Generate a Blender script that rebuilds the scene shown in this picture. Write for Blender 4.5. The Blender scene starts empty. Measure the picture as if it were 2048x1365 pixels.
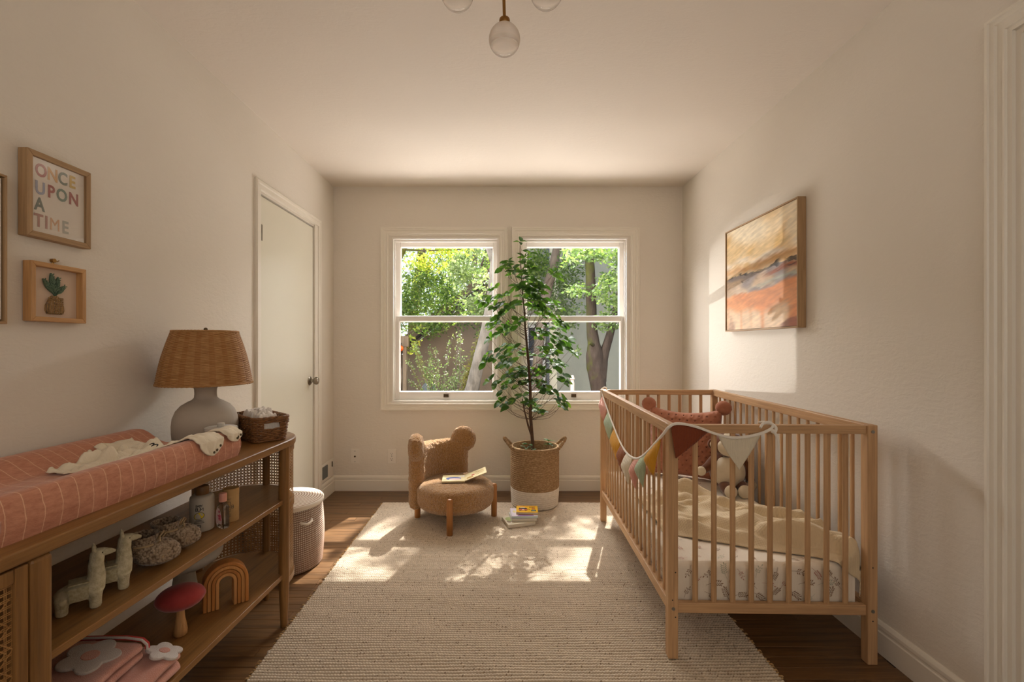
import bpy, math, random
import numpy as np
from mathutils import Vector, Matrix, noise
from math import pi, sin, cos, radians, sqrt, atan2
random.seed(11)
SC = bpy.context.scene
COL = SC.collection

# ------------------------------------------------------------------ camera, sky, sun, lights, exposure
cd = bpy.data.cameras.new('camera'); cam = bpy.data.objects.new('camera', cd); COL.objects.link(cam)
cam.location = (0, 0, 1.17); cam.rotation_euler = (pi/2, 0, 0)
cd.sensor_width = 36; cd.lens = 36*930/2048; cd.shift_x = 17/2048; cd.shift_y = 7.5/2048
cd.clip_start = .05; cd.clip_end = 100
SC.camera = cam
SC.view_settings.view_transform = 'Standard'; SC.view_settings.look = 'None'
SC.view_settings.gamma = 1; SC.view_settings.use_curve_mapping = False
SC.view_settings.exposure = 0.5
W = bpy.data.worlds.new('sky'); SC.world = W; W.use_nodes = True
bg = W.node_tree.nodes['Background']; bg.inputs[0].default_value = (.80, .90, 1, 1); bg.inputs[1].default_value = 1.1

def light(name, kind, loc, energy, color, target=None, direction=None, size=None, size_y=None, angle=None, spot=None, blend=.3):
    l = bpy.data.lights.new(name, kind); l.energy = energy; l.color = color
    o = bpy.data.objects.new(name, l); COL.objects.link(o); o.location = loc
    d = Vector(direction) if direction else Vector(target)-Vector(loc)
    o.rotation_euler = d.to_track_quat('-Z', 'Y').to_euler()
    if kind == 'AREA':
        l.shape = 'RECTANGLE'; l.size = size; l.size_y = size_y or size
    if angle: l.angle = angle
    if kind == 'SPOT': l.spot_size = spot; l.spot_blend = blend; l.shadow_soft_size = size or .02
    return o
SUN_DIR = (-.25, -.80, -1)
light('sun', 'SUN', (2, 8, 9), 13, (1, .965, .91), direction=SUN_DIR, angle=radians(.6))
light('sky_fill', 'AREA', (-.75, 5.15, 3.55), 700, (1, .973, .953), target=(.1, 1.6, .75), size=4.6, size_y=2.6)  # area lamp standing in for skylight, added to brighten the room
light('rear_fill', 'AREA', (.2, -1.15, 1.55), 10, (1, .95, .89), target=(.45, 3, 1.35), size=2.2, size_y=1.4)  # added fill lamp behind the camera; the rear wall has no window
light('bounce_fill', 'AREA', (.05, 5.0, -.05), 220, (1, .95, .90), target=(.1, 2.2, 2.4), size=4.0, size_y=1.6)  # added low area lamp that lifts the ceiling, in place of ground bounce
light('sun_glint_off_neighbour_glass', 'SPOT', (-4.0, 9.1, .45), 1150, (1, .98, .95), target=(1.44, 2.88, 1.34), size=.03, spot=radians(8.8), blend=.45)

# ------------------------------------------------------------------ helpers
def lin(c):
    return tuple(((x/255)/12.92 if x/255 <= .04045 else ((x/255+.055)/1.055)**2.4) for x in c) + (1,)

class MB:
    def __init__(s): s.v = []; s.f = []; s.m = []; s.uv = {}
    def add(s, v, f, m=0, uv=None):
        n = len(s.v); s.v += [tuple(p) for p in v]; s.f += [tuple(i+n for i in q) for q in f]; s.m += [m]*len(f)
        if uv: s.uv.update({n+i: u for i, u in enumerate(uv)})
        return s
    def box(s, c, d, rz=0, m=0, M=None):
        x, y, z = d[0]/2, d[1]/2, d[2]/2
        vs = [Vector((a*x, b*y, e*z)) for a in (-1, 1) for b in (-1, 1) for e in (-1, 1)]
        R = M if M is not None else Matrix.Rotation(rz, 3, 'Z')
        vs = [R @ v + Vector(c) for v in vs]
        return s.add(vs, [(0,1,3,2),(4,6,7,5),(0,4,5,1),(2,3,7,6),(0,2,6,4),(1,5,7,3)], m)
    def bx(s, x0, x1, y0, y1, z0, z1, m=0):
        return s.box(((x0+x1)/2, (y0+y1)/2, (z0+z1)/2), (abs(x1-x0), abs(y1-y0), abs(z1-z0)), m=m)
    def tube(s, pts, r, n=8, closed=False, m=0, flat=1.0):
        pts = [Vector(p) for p in pts]; N = len(pts)
        rs = r if isinstance(r, (list, tuple)) else [r]*N
        up = None; vs = []
        for i, p in enumerate(pts):
            a = pts[(i-1) % N] if (closed or i > 0) else p
            b = pts[(i+1) % N] if (closed or i < N-1) else p
            t = (b-a).normalized() if (b-a).length > 1e-9 else Vector((0, 0, 1))
            if up is None:
                up = Vector((0, 0, 1)) if abs(t.z) < .9 else Vector((0, 1, 0))
            e1 = (up - t*up.dot(t)).normalized(); e2 = t.cross(e1); up = e1
            for k in range(n):
                a2 = 2*pi*k/n
                vs.append(p + e1*cos(a2)*rs[i]*flat + e2*sin(a2)*rs[i])
        fs = []
        for i in range(N if closed else N-1):
            j = (i+1) % N
            for k in range(n):
                fs.append((i*n+k, i*n+(k+1) % n, j*n+(k+1) % n, j*n+k))
        if not closed:
            fs.append(tuple(range(n-1, -1, -1))); fs.append(tuple((N-1)*n+k for k in range(n)))
        return s.add(vs, fs, m)
    def cyl(s, p0, p1, r0, r1=None, n=16, m=0):
        return s.tube([p0, p1], [r0, r0 if r1 is None else r1], n, m=m)
    def lathe(s, prof, n=32, c=(0, 0, 0), m=0, rad=None):
        vs = []; fs = []; uv = []
        for j, (r, z) in enumerate(prof):
            for i in range(n+1):
                a = 2*pi*i/n; rr = r + (rad(a, j, r, z) if rad else 0)
                vs.append((c[0]+rr*cos(a), c[1]+rr*sin(a), c[2]+z)); uv.append((i/n, j/max(1, len(prof)-1)))
        for j in range(len(prof)-1):
            for i in range(n):
                q = j*(n+1)+i; fs.append((q, q+1, q+n+2, q+n+1))
        return s.add(vs, fs, m, uv)
    def grid(s, fn, nu, nv, m=0, flip=False):
        vs = []; uv = []; fs = []
        for j in range(nv+1):
            for i in range(nu+1):
                u, v = i/nu, j/nv; vs.append(fn(u, v)); uv.append((u, v))
        for j in range(nv):
            for i in range(nu):
                q = j*(nu+1)+i; f = (q, q+1, q+nu+2, q+nu+1); fs.append(f[::-1] if flip else f)
        return s.add(vs, fs, m, uv)
    def prism(s, poly, h0, h1, mp=lambda a, b, h: (a, b, h), m=0):
        n = len(poly)
        vs = [mp(a, b, h0) for a, b in poly] + [mp(a, b, h1) for a, b in poly]
        fs = [tuple(range(n-1, -1, -1)), tuple(range(n, 2*n))] + [(i, (i+1) % n, n+(i+1) % n, n+i) for i in range(n)]
        return s.add(vs, fs, m)
    def ball(s, c, r, nu=20, nv=12, M=None, fn=None, m=0):
        r = (r, r, r) if not isinstance(r, (tuple, list)) else r
        vs = []; fs = []
        for j in range(nv+1):
            th = pi*j/nv
            for i in range(nu):
                ph = 2*pi*i/nu
                d = Vector((sin(th)*cos(ph), sin(th)*sin(ph), -cos(th)))
                k = fn(d) if fn else 1
                p = Vector((d.x*r[0]*k, d.y*r[1]*k, d.z*r[2]*k))
                if M is not None: p = M @ p
                vs.append(p+Vector(c))
        for j in range(nv):
            for i in range(nu):
                fs.append((j*nu+i, j*nu+(i+1) % nu, (j+1)*nu+(i+1) % nu, (j+1)*nu+i))
        return s.add(vs, fs, m)
    def mold(s, path, prof, mp, closed=False, m=0):
        P = [Vector((a, b)) for a, b in path]; N = len(P); K = len(prof); vs = []
        for i in range(N):
            d0 = (P[i]-P[i-1]).normalized() if (closed or i > 0) else None
            d1 = (P[(i+1) % N]-P[i]).normalized() if (closed or i < N-1) else None
            d0 = d0 or d1; d1 = d1 or d0
            n0 = Vector((-d0.y, d0.x)); n1 = Vector((-d1.y, d1.x))
            k = n0+n1; k = k/(k.dot(n0)) if k.length > 1e-6 else n0
            for d, h in prof:
                q = P[i]+k*d; vs.append(mp(q.x, q.y, h))
        fs = []
        for i in range(N if closed else N-1):
            j = (i+1) % N
            for k in range(K-1): fs.append((i*K+k, i*K+k+1, j*K+k+1, j*K+k))
        if not closed:
            fs.append(tuple(range(K))); fs.append(tuple((N-1)*K+k for k in range(K-1, -1, -1)))
        return s.add(vs, fs, m)
    def build(s, name, mats, parent=None, smooth=None, world=False, loc=None, rot=None, bevel=0, seg=2, sub=0):
        me = bpy.data.meshes.new(name)
        vs = s.v
        if world and parent is not None:
            Mi = parent.matrix_basis.inverted()
            if parent.parent is not None: Mi = (parent.parent.matrix_basis @ parent.matrix_basis).inverted()
            vs = [tuple(Mi @ Vector(v)) for v in vs]
        me.from_pydata(vs, [], s.f)
        for mt in (mats if isinstance(mats, (list, tuple)) else [mats]): me.materials.append(mt)
        if any(s.m): me.polygons.foreach_set('material_index', s.m)
        if s.uv:
            ul = me.uv_layers.new(name='UVMap')
            li = np.zeros(len(me.loops), dtype=np.int32); me.loops.foreach_get('vertex_index', li)
            arr = np.zeros((len(vs), 2), dtype=np.float32)
            for k, u in s.uv.items(): arr[k] = u
            ul.data.foreach_set('uv', arr[li].ravel())
        me.update()
        if smooth is not None:
            me.polygons.foreach_set('use_smooth', [True]*len(me.polygons))
            if smooth < 180: me.set_sharp_from_angle(angle=radians(smooth))
        o = bpy.data.objects.new(name, me); COL.objects.link(o)
        if parent is not None: o.parent = parent
        if loc is not None: o.location = loc
        if rot is not None: o.rotation_euler = rot
        if bevel:
            b = o.modifiers.new('bevel', 'BEVEL'); b.width = bevel; b.segments = seg; b.limit_method = 'ANGLE'; b.angle_limit = radians(40)
        if sub:
            q = o.modifiers.new('sub', 'SUBSURF'); q.levels = sub; q.render_levels = sub
        return o

def tag(o, label=None, cat=None, group=None, kind=None):
    if label: o['label'] = label
    if cat: o['category'] = cat
    if group: o['group'] = group
    if kind: o['kind'] = kind
    return o
def thing(name, label, cat, loc=(0, 0, 0), rotz=0, group=None):
    o = bpy.data.objects.new(name, None); COL.objects.link(o); o.empty_display_size = .05
    o.location = loc; o.rotation_euler = (0, 0, rotz)
    o.matrix_basis = Matrix.Translation(loc) @ Matrix.Rotation(rotz, 4, 'Z')
    return tag(o, label, cat, group)
def struct_root(name, loc=(0, 0, 0)):
    o = bpy.data.objects.new(name, None); COL.objects.link(o); o.location = loc; o['kind'] = 'structure'
    o.matrix_basis = Matrix.Translation(loc); return o
def inst(o, parent, loc=None, rot=None, scale=None, name=None):
    c = o.copy(); COL.objects.link(c); c.parent = parent
    if loc is not None: c.location = loc
    if rot is not None: c.rotation_euler = rot
    if scale is not None: c.scale = scale
    return c
def text(name, s, size, mt, parent, loc, rot, ext=.0002, align='CENTER', bold=0, sx=1):
    cu = bpy.data.curves.new(name, 'FONT'); cu.body = s; cu.size = size; cu.extrude = ext; cu.align_x = align; cu.align_y = 'CENTER'
    cu.offset = 0 if 'M' in s else bold; cu.materials.append(mt); cu.resolution_u = 3
    tmp = bpy.data.objects.new(name, cu); me = bpy.data.meshes.new_from_object(tmp); bpy.data.objects.remove(tmp)
    if not me.materials: me.materials.append(mt)
    o = bpy.data.objects.new(name, me); COL.objects.link(o); o.parent = parent; o.location = loc; o.rotation_euler = rot; o.scale = (sx, 1, 1)
    return o
def nz(x, y, z=0, s=1): return noise.noise(Vector((x*s, y*s, z*s)))
def dense_path(P, k=5):
    P = [Vector(p) for p in P]; out = []
    for i in range(len(P)-1):
        p0, p1, p2, p3 = P[max(0, i-1)], P[i], P[i+1], P[min(len(P)-1, i+2)]
        for q in range(k):
            t_ = q/k; out.append(.5*((2*p1)+(p2-p0)*t_+(2*p0-5*p1+4*p2-p3)*t_*t_+(3*p1-p0-3*p2+p3)*t_**3))
    return out+[P[-1]]
def smooth01(t): t = max(0, min(1, t)); return t*t*(3-2*t)

# ------------------------------------------------------------------ materials
class NT:
    def __init__(s, name):
        s.mat = bpy.data.materials.new(name); s.mat.use_nodes = True; s.t = s.mat.node_tree; s.n = s.t.nodes
        s.b = s.n['Principled BSDF']; s.out = s.n['Material Output']; s._co = None
    def node(s, ty, **kw):
        n = s.n.new(ty)
        for k, v in kw.items():
            if k.startswith('i_'):
                n.inputs[int(k[2:]) if k[2:].isdigit() else k[2:]].default_value = v
            else: setattr(n, k, v)
        return n
    def link(s, a, b): s.t.links.new(a, b)
    def coord(s, kind='Object', scale=(1, 1, 1), rnd=False, rot=(0, 0, 0)):
        c = s.node('ShaderNodeTexCoord'); mp = s.node('ShaderNodeMapping'); mp.inputs['Scale'].default_value = scale; mp.inputs['Rotation'].default_value = rot
        s.link(c.outputs[kind], mp.inputs['Vector'])
        if rnd:
            oi = s.node('ShaderNodeObjectInfo'); m = s.node('ShaderNodeMath', operation='MULTIPLY'); m.inputs[1].default_value = 37.0
            s.link(oi.outputs['Random'], m.inputs[0]); s.link(m.outputs[0], mp.inputs['Location'])
        return mp.outputs[0]
    def noise(s, vec, scale=5, detail=4, rough=.5, dist=0):
        n = s.node('ShaderNodeTexNoise'); n.inputs['Scale'].default_value = scale; n.inputs['Detail'].default_value = detail
        n.inputs['Roughness'].default_value = rough; n.inputs['Distortion'].default_value = dist
        s.link(vec, n.inputs['Vector']); return n.outputs['Fac']
    def ramp(s, fac, stops):
        r = s.node('ShaderNodeValToRGB'); e = r.color_ramp.elements
        while len(e) < len(stops): e.new(.5)
        for x, (p, c) in zip(e, stops): x.position = p; x.color = c
        s.link(fac, r.inputs[0]); return r.outputs[0]
    def mix(s, fac, a, b, blend='MIX'):
        m = s.node('ShaderNodeMix', data_type='RGBA', blend_type=blend)
        for sock, v in ((m.inputs[0], fac), (m.inputs[6], a), (m.inputs[7], b)):
            if hasattr(v, 'is_linked') or hasattr(v, 'links'): s.link(v, sock)
            else: sock.default_value = v
        return m.outputs[2]
    def math(s, op, a, b=None, c=None):
        m = s.node('ShaderNodeMath', operation=op)
        for i, v in enumerate((a, b, c)):
            if v is None: continue
            if hasattr(v, 'links'): s.link(v, m.inputs[i])
            else: m.inputs[i].default_value = v
        return m.outputs[0]
    def bump(s, h, strength=.3, dist=.002):
        b = s.node('ShaderNodeBump'); b.inputs['Strength'].default_value = strength; b.inputs['Distance'].default_value = dist
        s.link(h, b.inputs['Height']); s.link(b.outputs[0], s.b.inputs['Normal'])
    def set(s, rough=.6, metal=0, sheen=0, spec=.5, coat=0, sss=0):
        i = s.b.inputs; i['Roughness'].default_value = rough; i['Metallic'].default_value = metal
        i['Specular IOR Level'].default_value = spec
        if sheen: i['Sheen Weight'].default_value = sheen; i['Sheen Roughness'].default_value = .4
        if coat: i['Coat Weight'].default_value = coat; i['Coat Roughness'].default_value = .2
        if sss: i['Subsurface Weight'].default_value = sss; i['Subsurface Radius'].default_value = (.01, .006, .004)
    def color(s, c):
        if hasattr(c, 'links'): s.link(c, s.b.inputs['Base Color'])
        else: s.b.inputs['Base Color'].default_value = c

def plain(name, c, rough=.6, c2=None, ns=6, bump=0, bs=80, bd=.002, **kw):
    t = NT(name); t.set(rough=rough, **kw); v = None
    if c2 is not None or bump: v = t.coord()
    if c2 is not None: t.color(t.ramp(t.noise(v, ns, 5, .6), [(.3, lin(c)), (.7, lin(c2))]))
    else: t.color(lin(c))
    if bump: t.bump(t.noise(v, bs, 3, .6), bump, bd)
    return t.mat
def wood(name, c1, c2, c3=None, axis=2, rough=.5, across=26, along=1.6, spec=.4, bump=.12):
    t = NT(name); t.set(rough=rough, spec=spec)
    sc = [across]*3; sc[axis] = along
    v = t.coord('Object', tuple(sc), rnd=True)
    a = t.noise(v, 1.0, 6, .62, .6)
    base = t.ramp(a, [(.28, lin(c1)), (.55, lin(c2)), (.78, lin(c3 or c1))])
    sc2 = [160]*3; sc2[axis] = 5
    f = t.noise(t.coord('Object', tuple(sc2), rnd=True), 1.0, 3, .6)
    t.color(t.mix(.35, base, t.ramp(f, [(.35, (.45, .4, .36, 1)), (.6, (1, 1, 1, 1))]), 'MULTIPLY'))
    t.bump(f, bump, .001)
    return t.mat
def fabric(name, c, c2=None, thread=900, rough=.9, sheen=.2, big=5, bump=.35, bd=.001):
    t = NT(name); t.set(rough=rough, sheen=sheen, spec=.2); v = t.coord()
    t.color(t.ramp(t.noise(v, big, 5, .65), [(.3, lin(c)), (.7, lin(c2 or c))]))
    w1 = t.node('ShaderNodeTexWave', bands_direction='X'); w1.inputs['Scale'].default_value = thread/6.28/10*3
    w2 = t.node('ShaderNodeTexWave', bands_direction='Y'); w2.inputs['Scale'].default_value = thread/6.28/10*3
    for w in (w1, w2):
        w.inputs['Distortion'].default_value = 1.5; w.inputs['Detail'].default_value = 1; t.link(v, w.inputs['Vector'])
    n2 = t.noise(v, 120, 3, .7)
    h = t.math('ADD', t.math('ADD', w1.outputs['Fac'], w2.outputs['Fac']), t.math('MULTIPLY', n2, 2.0))
    t.bump(h, bump, bd)
    return t.mat
def clear(name, tint=(1, 1, 1), gloss=.5, rough=.0):
    t = NT(name); n = t.n; n.remove(t.b)
    tr = t.node('ShaderNodeBsdfTransparent'); tr.inputs[0].default_value = tint + (1,)
    gl = t.node('ShaderNodeBsdfGlossy'); gl.inputs['Roughness'].default_value = rough
    lw = t.node('ShaderNodeFresnel'); lw.inputs[0].default_value = 1.45
    mx = t.node('ShaderNodeMixShader'); t.link(t.math('MULTIPLY', lw.outputs[0], gloss), mx.inputs[0])
    t.link(tr.outputs[0], mx.inputs[1]); t.link(gl.outputs[0], mx.inputs[2]); t.link(mx.outputs[0], t.out.inputs[0])
    return t.mat
def foliage(name, cols, trans=.45, rough=.45, tcol=None):
    t = NT(name); t.set(rough=rough, spec=.35)
    g = t.node('ShaderNodeNewGeometry')
    stops = [(i/max(1, len(cols)-1), lin(c)) for i, c in enumerate(cols)]
    c = t.ramp(g.outputs['Random Per Island'], stops); t.color(c)
    tl = t.node('ShaderNodeBsdfTranslucent'); br = t.mix(1.0, c, tcol or (1.5, 1.6, .7, 1), 'MULTIPLY'); t.link(br, tl.inputs[0])
    mx = t.node('ShaderNodeMixShader'); mx.inputs[0].default_value = trans
    t.link(t.b.outputs[0], mx.inputs[1]); t.link(tl.outputs[0], mx.inputs[2]); t.link(mx.outputs[0], t.out.inputs[0])
    return t.mat

M = {}
def wallmat(name, c, strength, scale=(3, 3, 9)):
    t = NT(name); t.set(rough=.75, spec=.25)
    v = t.coord('Object', scale)
    a = t.noise(v, 5, 5, .6, 1.2); b = t.noise(t.coord(), 42, 4, .55, .5)
    t.color(t.ramp(t.noise(t.coord(), 1.3, 3), [(.3, lin(c)), (.7, lin(tuple(x*.985 for x in c)))]))
    t.bump(t.math('ADD', t.math('MULTIPLY', a, 1.4), b), strength, .006)
    return t.mat
M['wall'] = wallmat('plaster', (231, 222, 209), .22)
M['ceiling'] = wallmat('ceiling_plaster', (232, 221, 208), .16, (3, 8, 3))
M['trim'] = plain('white_trim_paint', (236, 228, 214), .38, bump=.04, bs=20)
M['door'] = plain('door_paint', (228, 222, 204), .45, bump=.05, bs=18)
M['sash'] = plain('sash_paint', (240, 234, 226), .35, bump=.04, bs=20)
M['pane'] = clear('window_glass', gloss=.3)
M['plank'] = wood('oak_floor', (74, 51, 30), (124, 90, 56), (97, 68, 41), axis=0, rough=.34, across=30, along=1.4, spec=.5)
M['subfloor'] = plain('subfloor', (40, 26, 16), .8)
for ax, nm in ((0, 'x'), (1, 'y'), (2, 'z')):
    M['beech_'+nm] = wood('beech_'+nm, (178, 137, 96), (200, 159, 116), (188, 148, 104), axis=ax, rough=.5)
    M['oak_'+nm] = wood('amber_oak_'+nm, (116, 80, 40), (148, 105, 56), (130, 90, 46), axis=ax, rough=.42)
    M['ash_'+nm] = wood('frame_oak_'+nm, (160, 127, 90), (182, 148, 108), (170, 137, 98), axis=ax, rough=.55)
    M['pine_'+nm] = wood('frame_pine_'+nm, (182, 134, 82), (206, 158, 104), (192, 144, 92), axis=ax, rough=.5)
M['brass'] = plain('aged_brass', (150, 112, 62), .3, metal=1)
M['nickel'] = plain('satin_nickel', (150, 142, 130), .28, metal=1)
M['steel'] = plain('screw_steel', (150, 148, 142), .35, metal=1)
M['dark'] = plain('dark_slot', (28, 24, 22), .7)
M['bronze'] = plain('dull_bronze', (96, 82, 62), .4, metal=.9)
M['white_plastic'] = plain('plate_plastic', (236, 228, 216), .35)
# ------------------------------------------------------------------ the room
XL, XR, YB, YR, H = -1.365, 1.438, 3.735, -1.35, 2.44
T = .16
fl = MB(); fl.bx(XL-T, XR+T, YR-T, YB+T, -.12, -.018)
floor = tag(fl.build('floor', M['subfloor']), kind='structure')
# strip-oak planks run across the room
pl = MB().box((0, 0, -.009), (1, .0576, .018)).build('plank', M['plank'], floor, bevel=.0008, seg=1)
row = 0; y = YB - .029; first = True
while y > 1.0:
    x = XL + random.uniform(-.9, -.1); 
    while x < XR:
        L = random.uniform(.7, 1.3); a, b = max(x, XL), min(x+L, XR)
        if b-a > .04:
            o = pl if first else inst(pl, floor); first = False
            o.location = ((a+b)/2, y, random.uniform(-.0006, 0)); o.scale = (b-a-.0012, 1, 1)
        x += L
    y -= .0586; row += 1
nb = MB().bx(XL, XR, YR, y+.029, -.018, -.0005).build('floor_near', M['plank'], floor)

# window geometry: two double-hung windows
WIN = [(-.896, -.036), (.1406, 1.0)]; WZ0, WZ1 = .708, 2.033
wb = MB(); y0, y1 = YB, YB+T
wb.bx(XL-T, WIN[0][0], y0, y1, 0, H); wb.bx(WIN[0][1], WIN[1][0], y0, y1, 0, H); wb.bx(WIN[1][1], XR+T, y0, y1, 0, H)
for a, b in WIN: wb.bx(a, b, y0, y1, 0, WZ0); wb.bx(a, b, y0, y1, WZ1, H)
tag(wb.build('wall_back', M['wall']), kind='structure')
wl = MB(); DY0, DY1, DZ = 2.600, 3.345, 2.022
wl.bx(XL-T, XL, YR, DY0, 0, H); wl.bx(XL-T, XL, DY1, YB, 0, H); wl.bx(XL-T, XL, DY0, DY1, DZ, H)
tag(wl.build('wall_left', M['wall']), kind='structure')
wr = MB(); RY0, RY1, RZ = .42, 1.306, 2.052
wr.bx(XR, XR+T, RY1, YB, 0, H); wr.bx(XR, XR+T, YR, RY0, 0, H); wr.bx(XR, XR+T, RY0, RY1, RZ, H)
tag(wr.build('wall_right', M['wall']), kind='structure')
tag(MB().bx(XL-T, XR+T, YR-T, YR, 0, H).build('wall_rear', M['wall']), kind='structure')
tag(MB().bx(XL-T, XR+T, YR-T, YB+T, H, H+.14).build('ceiling', M['ceiling']), kind='structure')

BASE = [(0, 0), (.016, 0), (.016, .082), (.0125, .086), (.0125, .092), (.014, .097), (.013, .108), (.007, .117), (.004, .120), (0, .120)]
def baseboard(name, p0, p1, n):
    p0, p1, n = Vector(p0), Vector(p1), Vector(n); mb = MB(); K = len(BASE)
    vs = [(p.x+n.x*d, p.y+n.y*d, z) for p in (p0, p1) for d, z in BASE]
    mb.add(vs, [(k, k+1, K+k+1, K+k) for k in range(K-1)] + [tuple(range(K)), tuple(range(2*K-1, K-1, -1))])
    return tag(mb.build(name, M['trim']), kind='structure')
baseboard('baseboard_back', (XL, YB, 0), (XR, YB, 0), (0, -1, 0))
baseboard('baseboard_right', (XR, YB-.016, 0), (XR, 1.371, 0), (-1, 0, 0))
baseboard('baseboard_left_far', (XL, 3.46, 0), (XL, YB-.016, 0), (1, 0, 0))
baseboard('baseboard_left_near', (XL, YR, 0), (XL, 2.545, 0), (1, 0, 0))

CASE = [(0, 0), (0, .014), (.004, .022), (.014, .022), (.018, .018), (.034, .017), (.040, .012), (.058, .011), (.062, .015), (.070, .015), (.074, .010), (.088, .008), (.088, 0)]
def build_window(n, a, b):
    root = struct_root('window_%d' % n, ((a+b)/2, YB, WZ0))
    ox = (.088, .072) if n == 1 else (.076, .088)
    zb, zt = WZ0-.064, WZ1+.080
    mp = lambda x, z, h: (x, YB-h, z)
    path = [(a-ox[0], zb), (b+ox[1], zb), (b+ox[1], zt), (a-ox[0], zt)]
    w = min(ox[0], ox[1]); prof = [(d*.93*w/.088, h) for d, h in CASE]
    MB().mold(path, prof, mp, closed=True).build('casing', M['trim'], root, smooth=30, world=True)
    # jamb liner inside the wall opening
    j = MB()
    j.bx(a, a+.012, YB+.002, YB+T, WZ0, WZ1); j.bx(b-.012, b, YB+.002, YB+T, WZ0, WZ1)
    j.bx(a+.012, b-.012, YB+.002, YB+T, WZ1-.012, WZ1); j.bx(a+.012, b-.012, YB+.002, YB+T+.05, WZ0, WZ0+.014)
    j.build('jamb', M['sash'], root, world=True)
    def sash(name, z0, z1, yc, st, top, bot, x0, x1):
        g = MB(); d = .036
        g.bx(x0, x0+st, yc-d/2, yc+d/2, z0, z1); g.bx(x1-st, x1, yc-d/2, yc+d/2, z0, z1)
        g.bx(x0+st, x1-st, yc-d/2, yc+d/2, z1-top, z1); g.bx(x0+st, x1-st, yc-d/2, yc+d/2, z0, z0+bot)
        o = g.build(name, M['sash'], root, world=True, bevel=.003, seg=2)
        b2 = MB().mold([(x0+st, z0+bot), (x1-st, z0+bot), (x1-st, z1-top), (x0+st, z1-top)], [(0, .012), (.007, .004), (.007, -.004), (0, -.012)], lambda x, z, h: (x, yc-h, z), closed=True)
        b2.build('glazing_bead', M['sash'], o, world=True, smooth=30)
        p = MB().bx(x0+st-.004, x1-st+.004, yc+.002, yc+.006, z0+bot-.004, z1-top+.004).build('pane', M['pane'], o, world=True)
        return o
    up = sash('upper_sash', 1.372, WZ1-.012, YB+.105, .036, .046, .030, a+.012, b-.012)
    lo = sash('lower_sash', WZ0+.014, 1.404, YB+.062, .036, .043, .064, a+.012, b-.012)
    # inner stops
    s = MB(); s.bx(a+.012, a+.022, YB+.030, YB+.042, WZ0+.014, WZ1-.012); s.bx(b-.022, b-.012, YB+.030, YB+.042, WZ0+.014, WZ1-.012); s.bx(a+.022, b-.022, YB+.030, YB+.042, WZ1-.03, WZ1-.012)
    s.build('stop', M['sash'], root, world=True, bevel=.002)
    cx = (a+b)/2 + (0 if n == 1 else 0)
    l = MB(); l.box((cx, YB+.038, WZ0+.048), (.040, .008, .026)); l.box((cx, YB+.031, WZ0+.040), (.030, .012, .006)); l.cyl((cx-.014, YB+.036, WZ0+.053), (cx-.014, YB+.031, WZ0+.053), .003, n=8); l.cyl((cx+.014, YB+.036, WZ0+.053), (cx+.014, YB+.031, WZ0+.053), .003, n=8)
    tag(l.build('sash_lift', M['bronze'], lo, world=True, bevel=.002), 'dull bronze sash lift')
    return root
build_window(1, *WIN[0]); build_window(2, *WIN[1])

# closet door on the left wall
d1 = struct_root('door_1', (XL, (DY0+DY1)/2, 0))
MB().bx(XL-.040, XL-.004, DY0+.0045, DY1-.005, .012, DZ-.010).build('slab', M['door'], d1, world=True, bevel=.002)
MB().bx(XL-T, XL-.05, DY0, DY1, 0, DZ).build('backing', M['dark'], d1, world=True)  # dark sheet standing in for the shade behind the gap round the slab
mpL = lambda y, z, h: (XL+h, y, z)
dc = MB(); dc.mold([(DY1+.108, 0), (DY1+.108, DZ+.068), (DY0-.055, DZ+.068), (DY0-.055, 0)], [(0, 0), (0, .012), (.006, .018), (.020, .018), (.026, .014), (.05, .013), (.052, .006), (.0545, .004), (.0545, 0)], mpL)
dc.build('casing', M['trim'], d1, smooth=30, world=True)
st = MB(); st.bx(XL, XL+.009, DY1+.002, DY1+.054, 0, DZ+.013); st.build('stop', M['trim'], d1, world=True, bevel=.002)
hg = MB(); zc = 1.805
hg.bx(XL-.004, XL-.001, DY0+.010, DY0+.036, zc-.045, zc+.045); 
for k in range(5): hg.cyl((XL+.004, DY0+.004, zc-.045+k*.018), (XL+.004, DY0+.004, zc-.029+k*.018), .0055, n=10)
tag(hg.build('hinge', M['nickel'], d1, world=True), 'satin nickel butt hinge')
hz = .35; hinge2 = None
kn = MB(); ky, kz = DY1-.062, .915
def lath_x(prof, c):
    mb = MB(); mb.lathe(prof, 24); return [(c[0]+v[2], c[1]+v[0], c[2]+v[1]) for v in mb.v], mb.f
v_, f_ = lath_x([(0, -.006), (.031, -.006), (.032, -.002), (.026, .004), (.012, .006), (.0105, .02), (.012, .026), (.022, .030), (.027, .040), (.027, .048), (.022, .056), (.010, .060), (0, .0605)], (XL, ky, kz))
kn.add(v_, f_); tag(kn.build('door_knob', M['nickel'], d1, world=True, smooth=50), 'round satin nickel door knob')

# doorway at the near end of the right wall
d2 = struct_root('door_2', (XR, RY1, 0))
mpR = lambda y, z, h: (XR-h, y, z)
prof = [(d*.064/.088, h*1.15) for d, h in CASE]
MB().mold([(RY0-.064, 0), (RY0-.064, RZ+.066), (RY1+.064, RZ+.066), (RY1+.064, 0)][::-1], prof, mpR).build('casing', M['trim'], d2, smooth=30, world=True)
jm = MB(); jm.bx(XR+.001, XR+T, RY1-.014, RY1, 0, RZ); jm.bx(XR+.001, XR+T, RY0, RY0+.014, 0, RZ); jm.bx(XR+.001, XR+T, RY0+.014, RY1-.014, RZ-.014, RZ)
jm.build('jamb', M['trim'], d2, world=True)
MB().bx(XR+.10, XR+.138, RY0+.016, RY1-.016, .01, RZ-.016).build('slab', M['door'], d2, world=True, bevel=.002)

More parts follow.
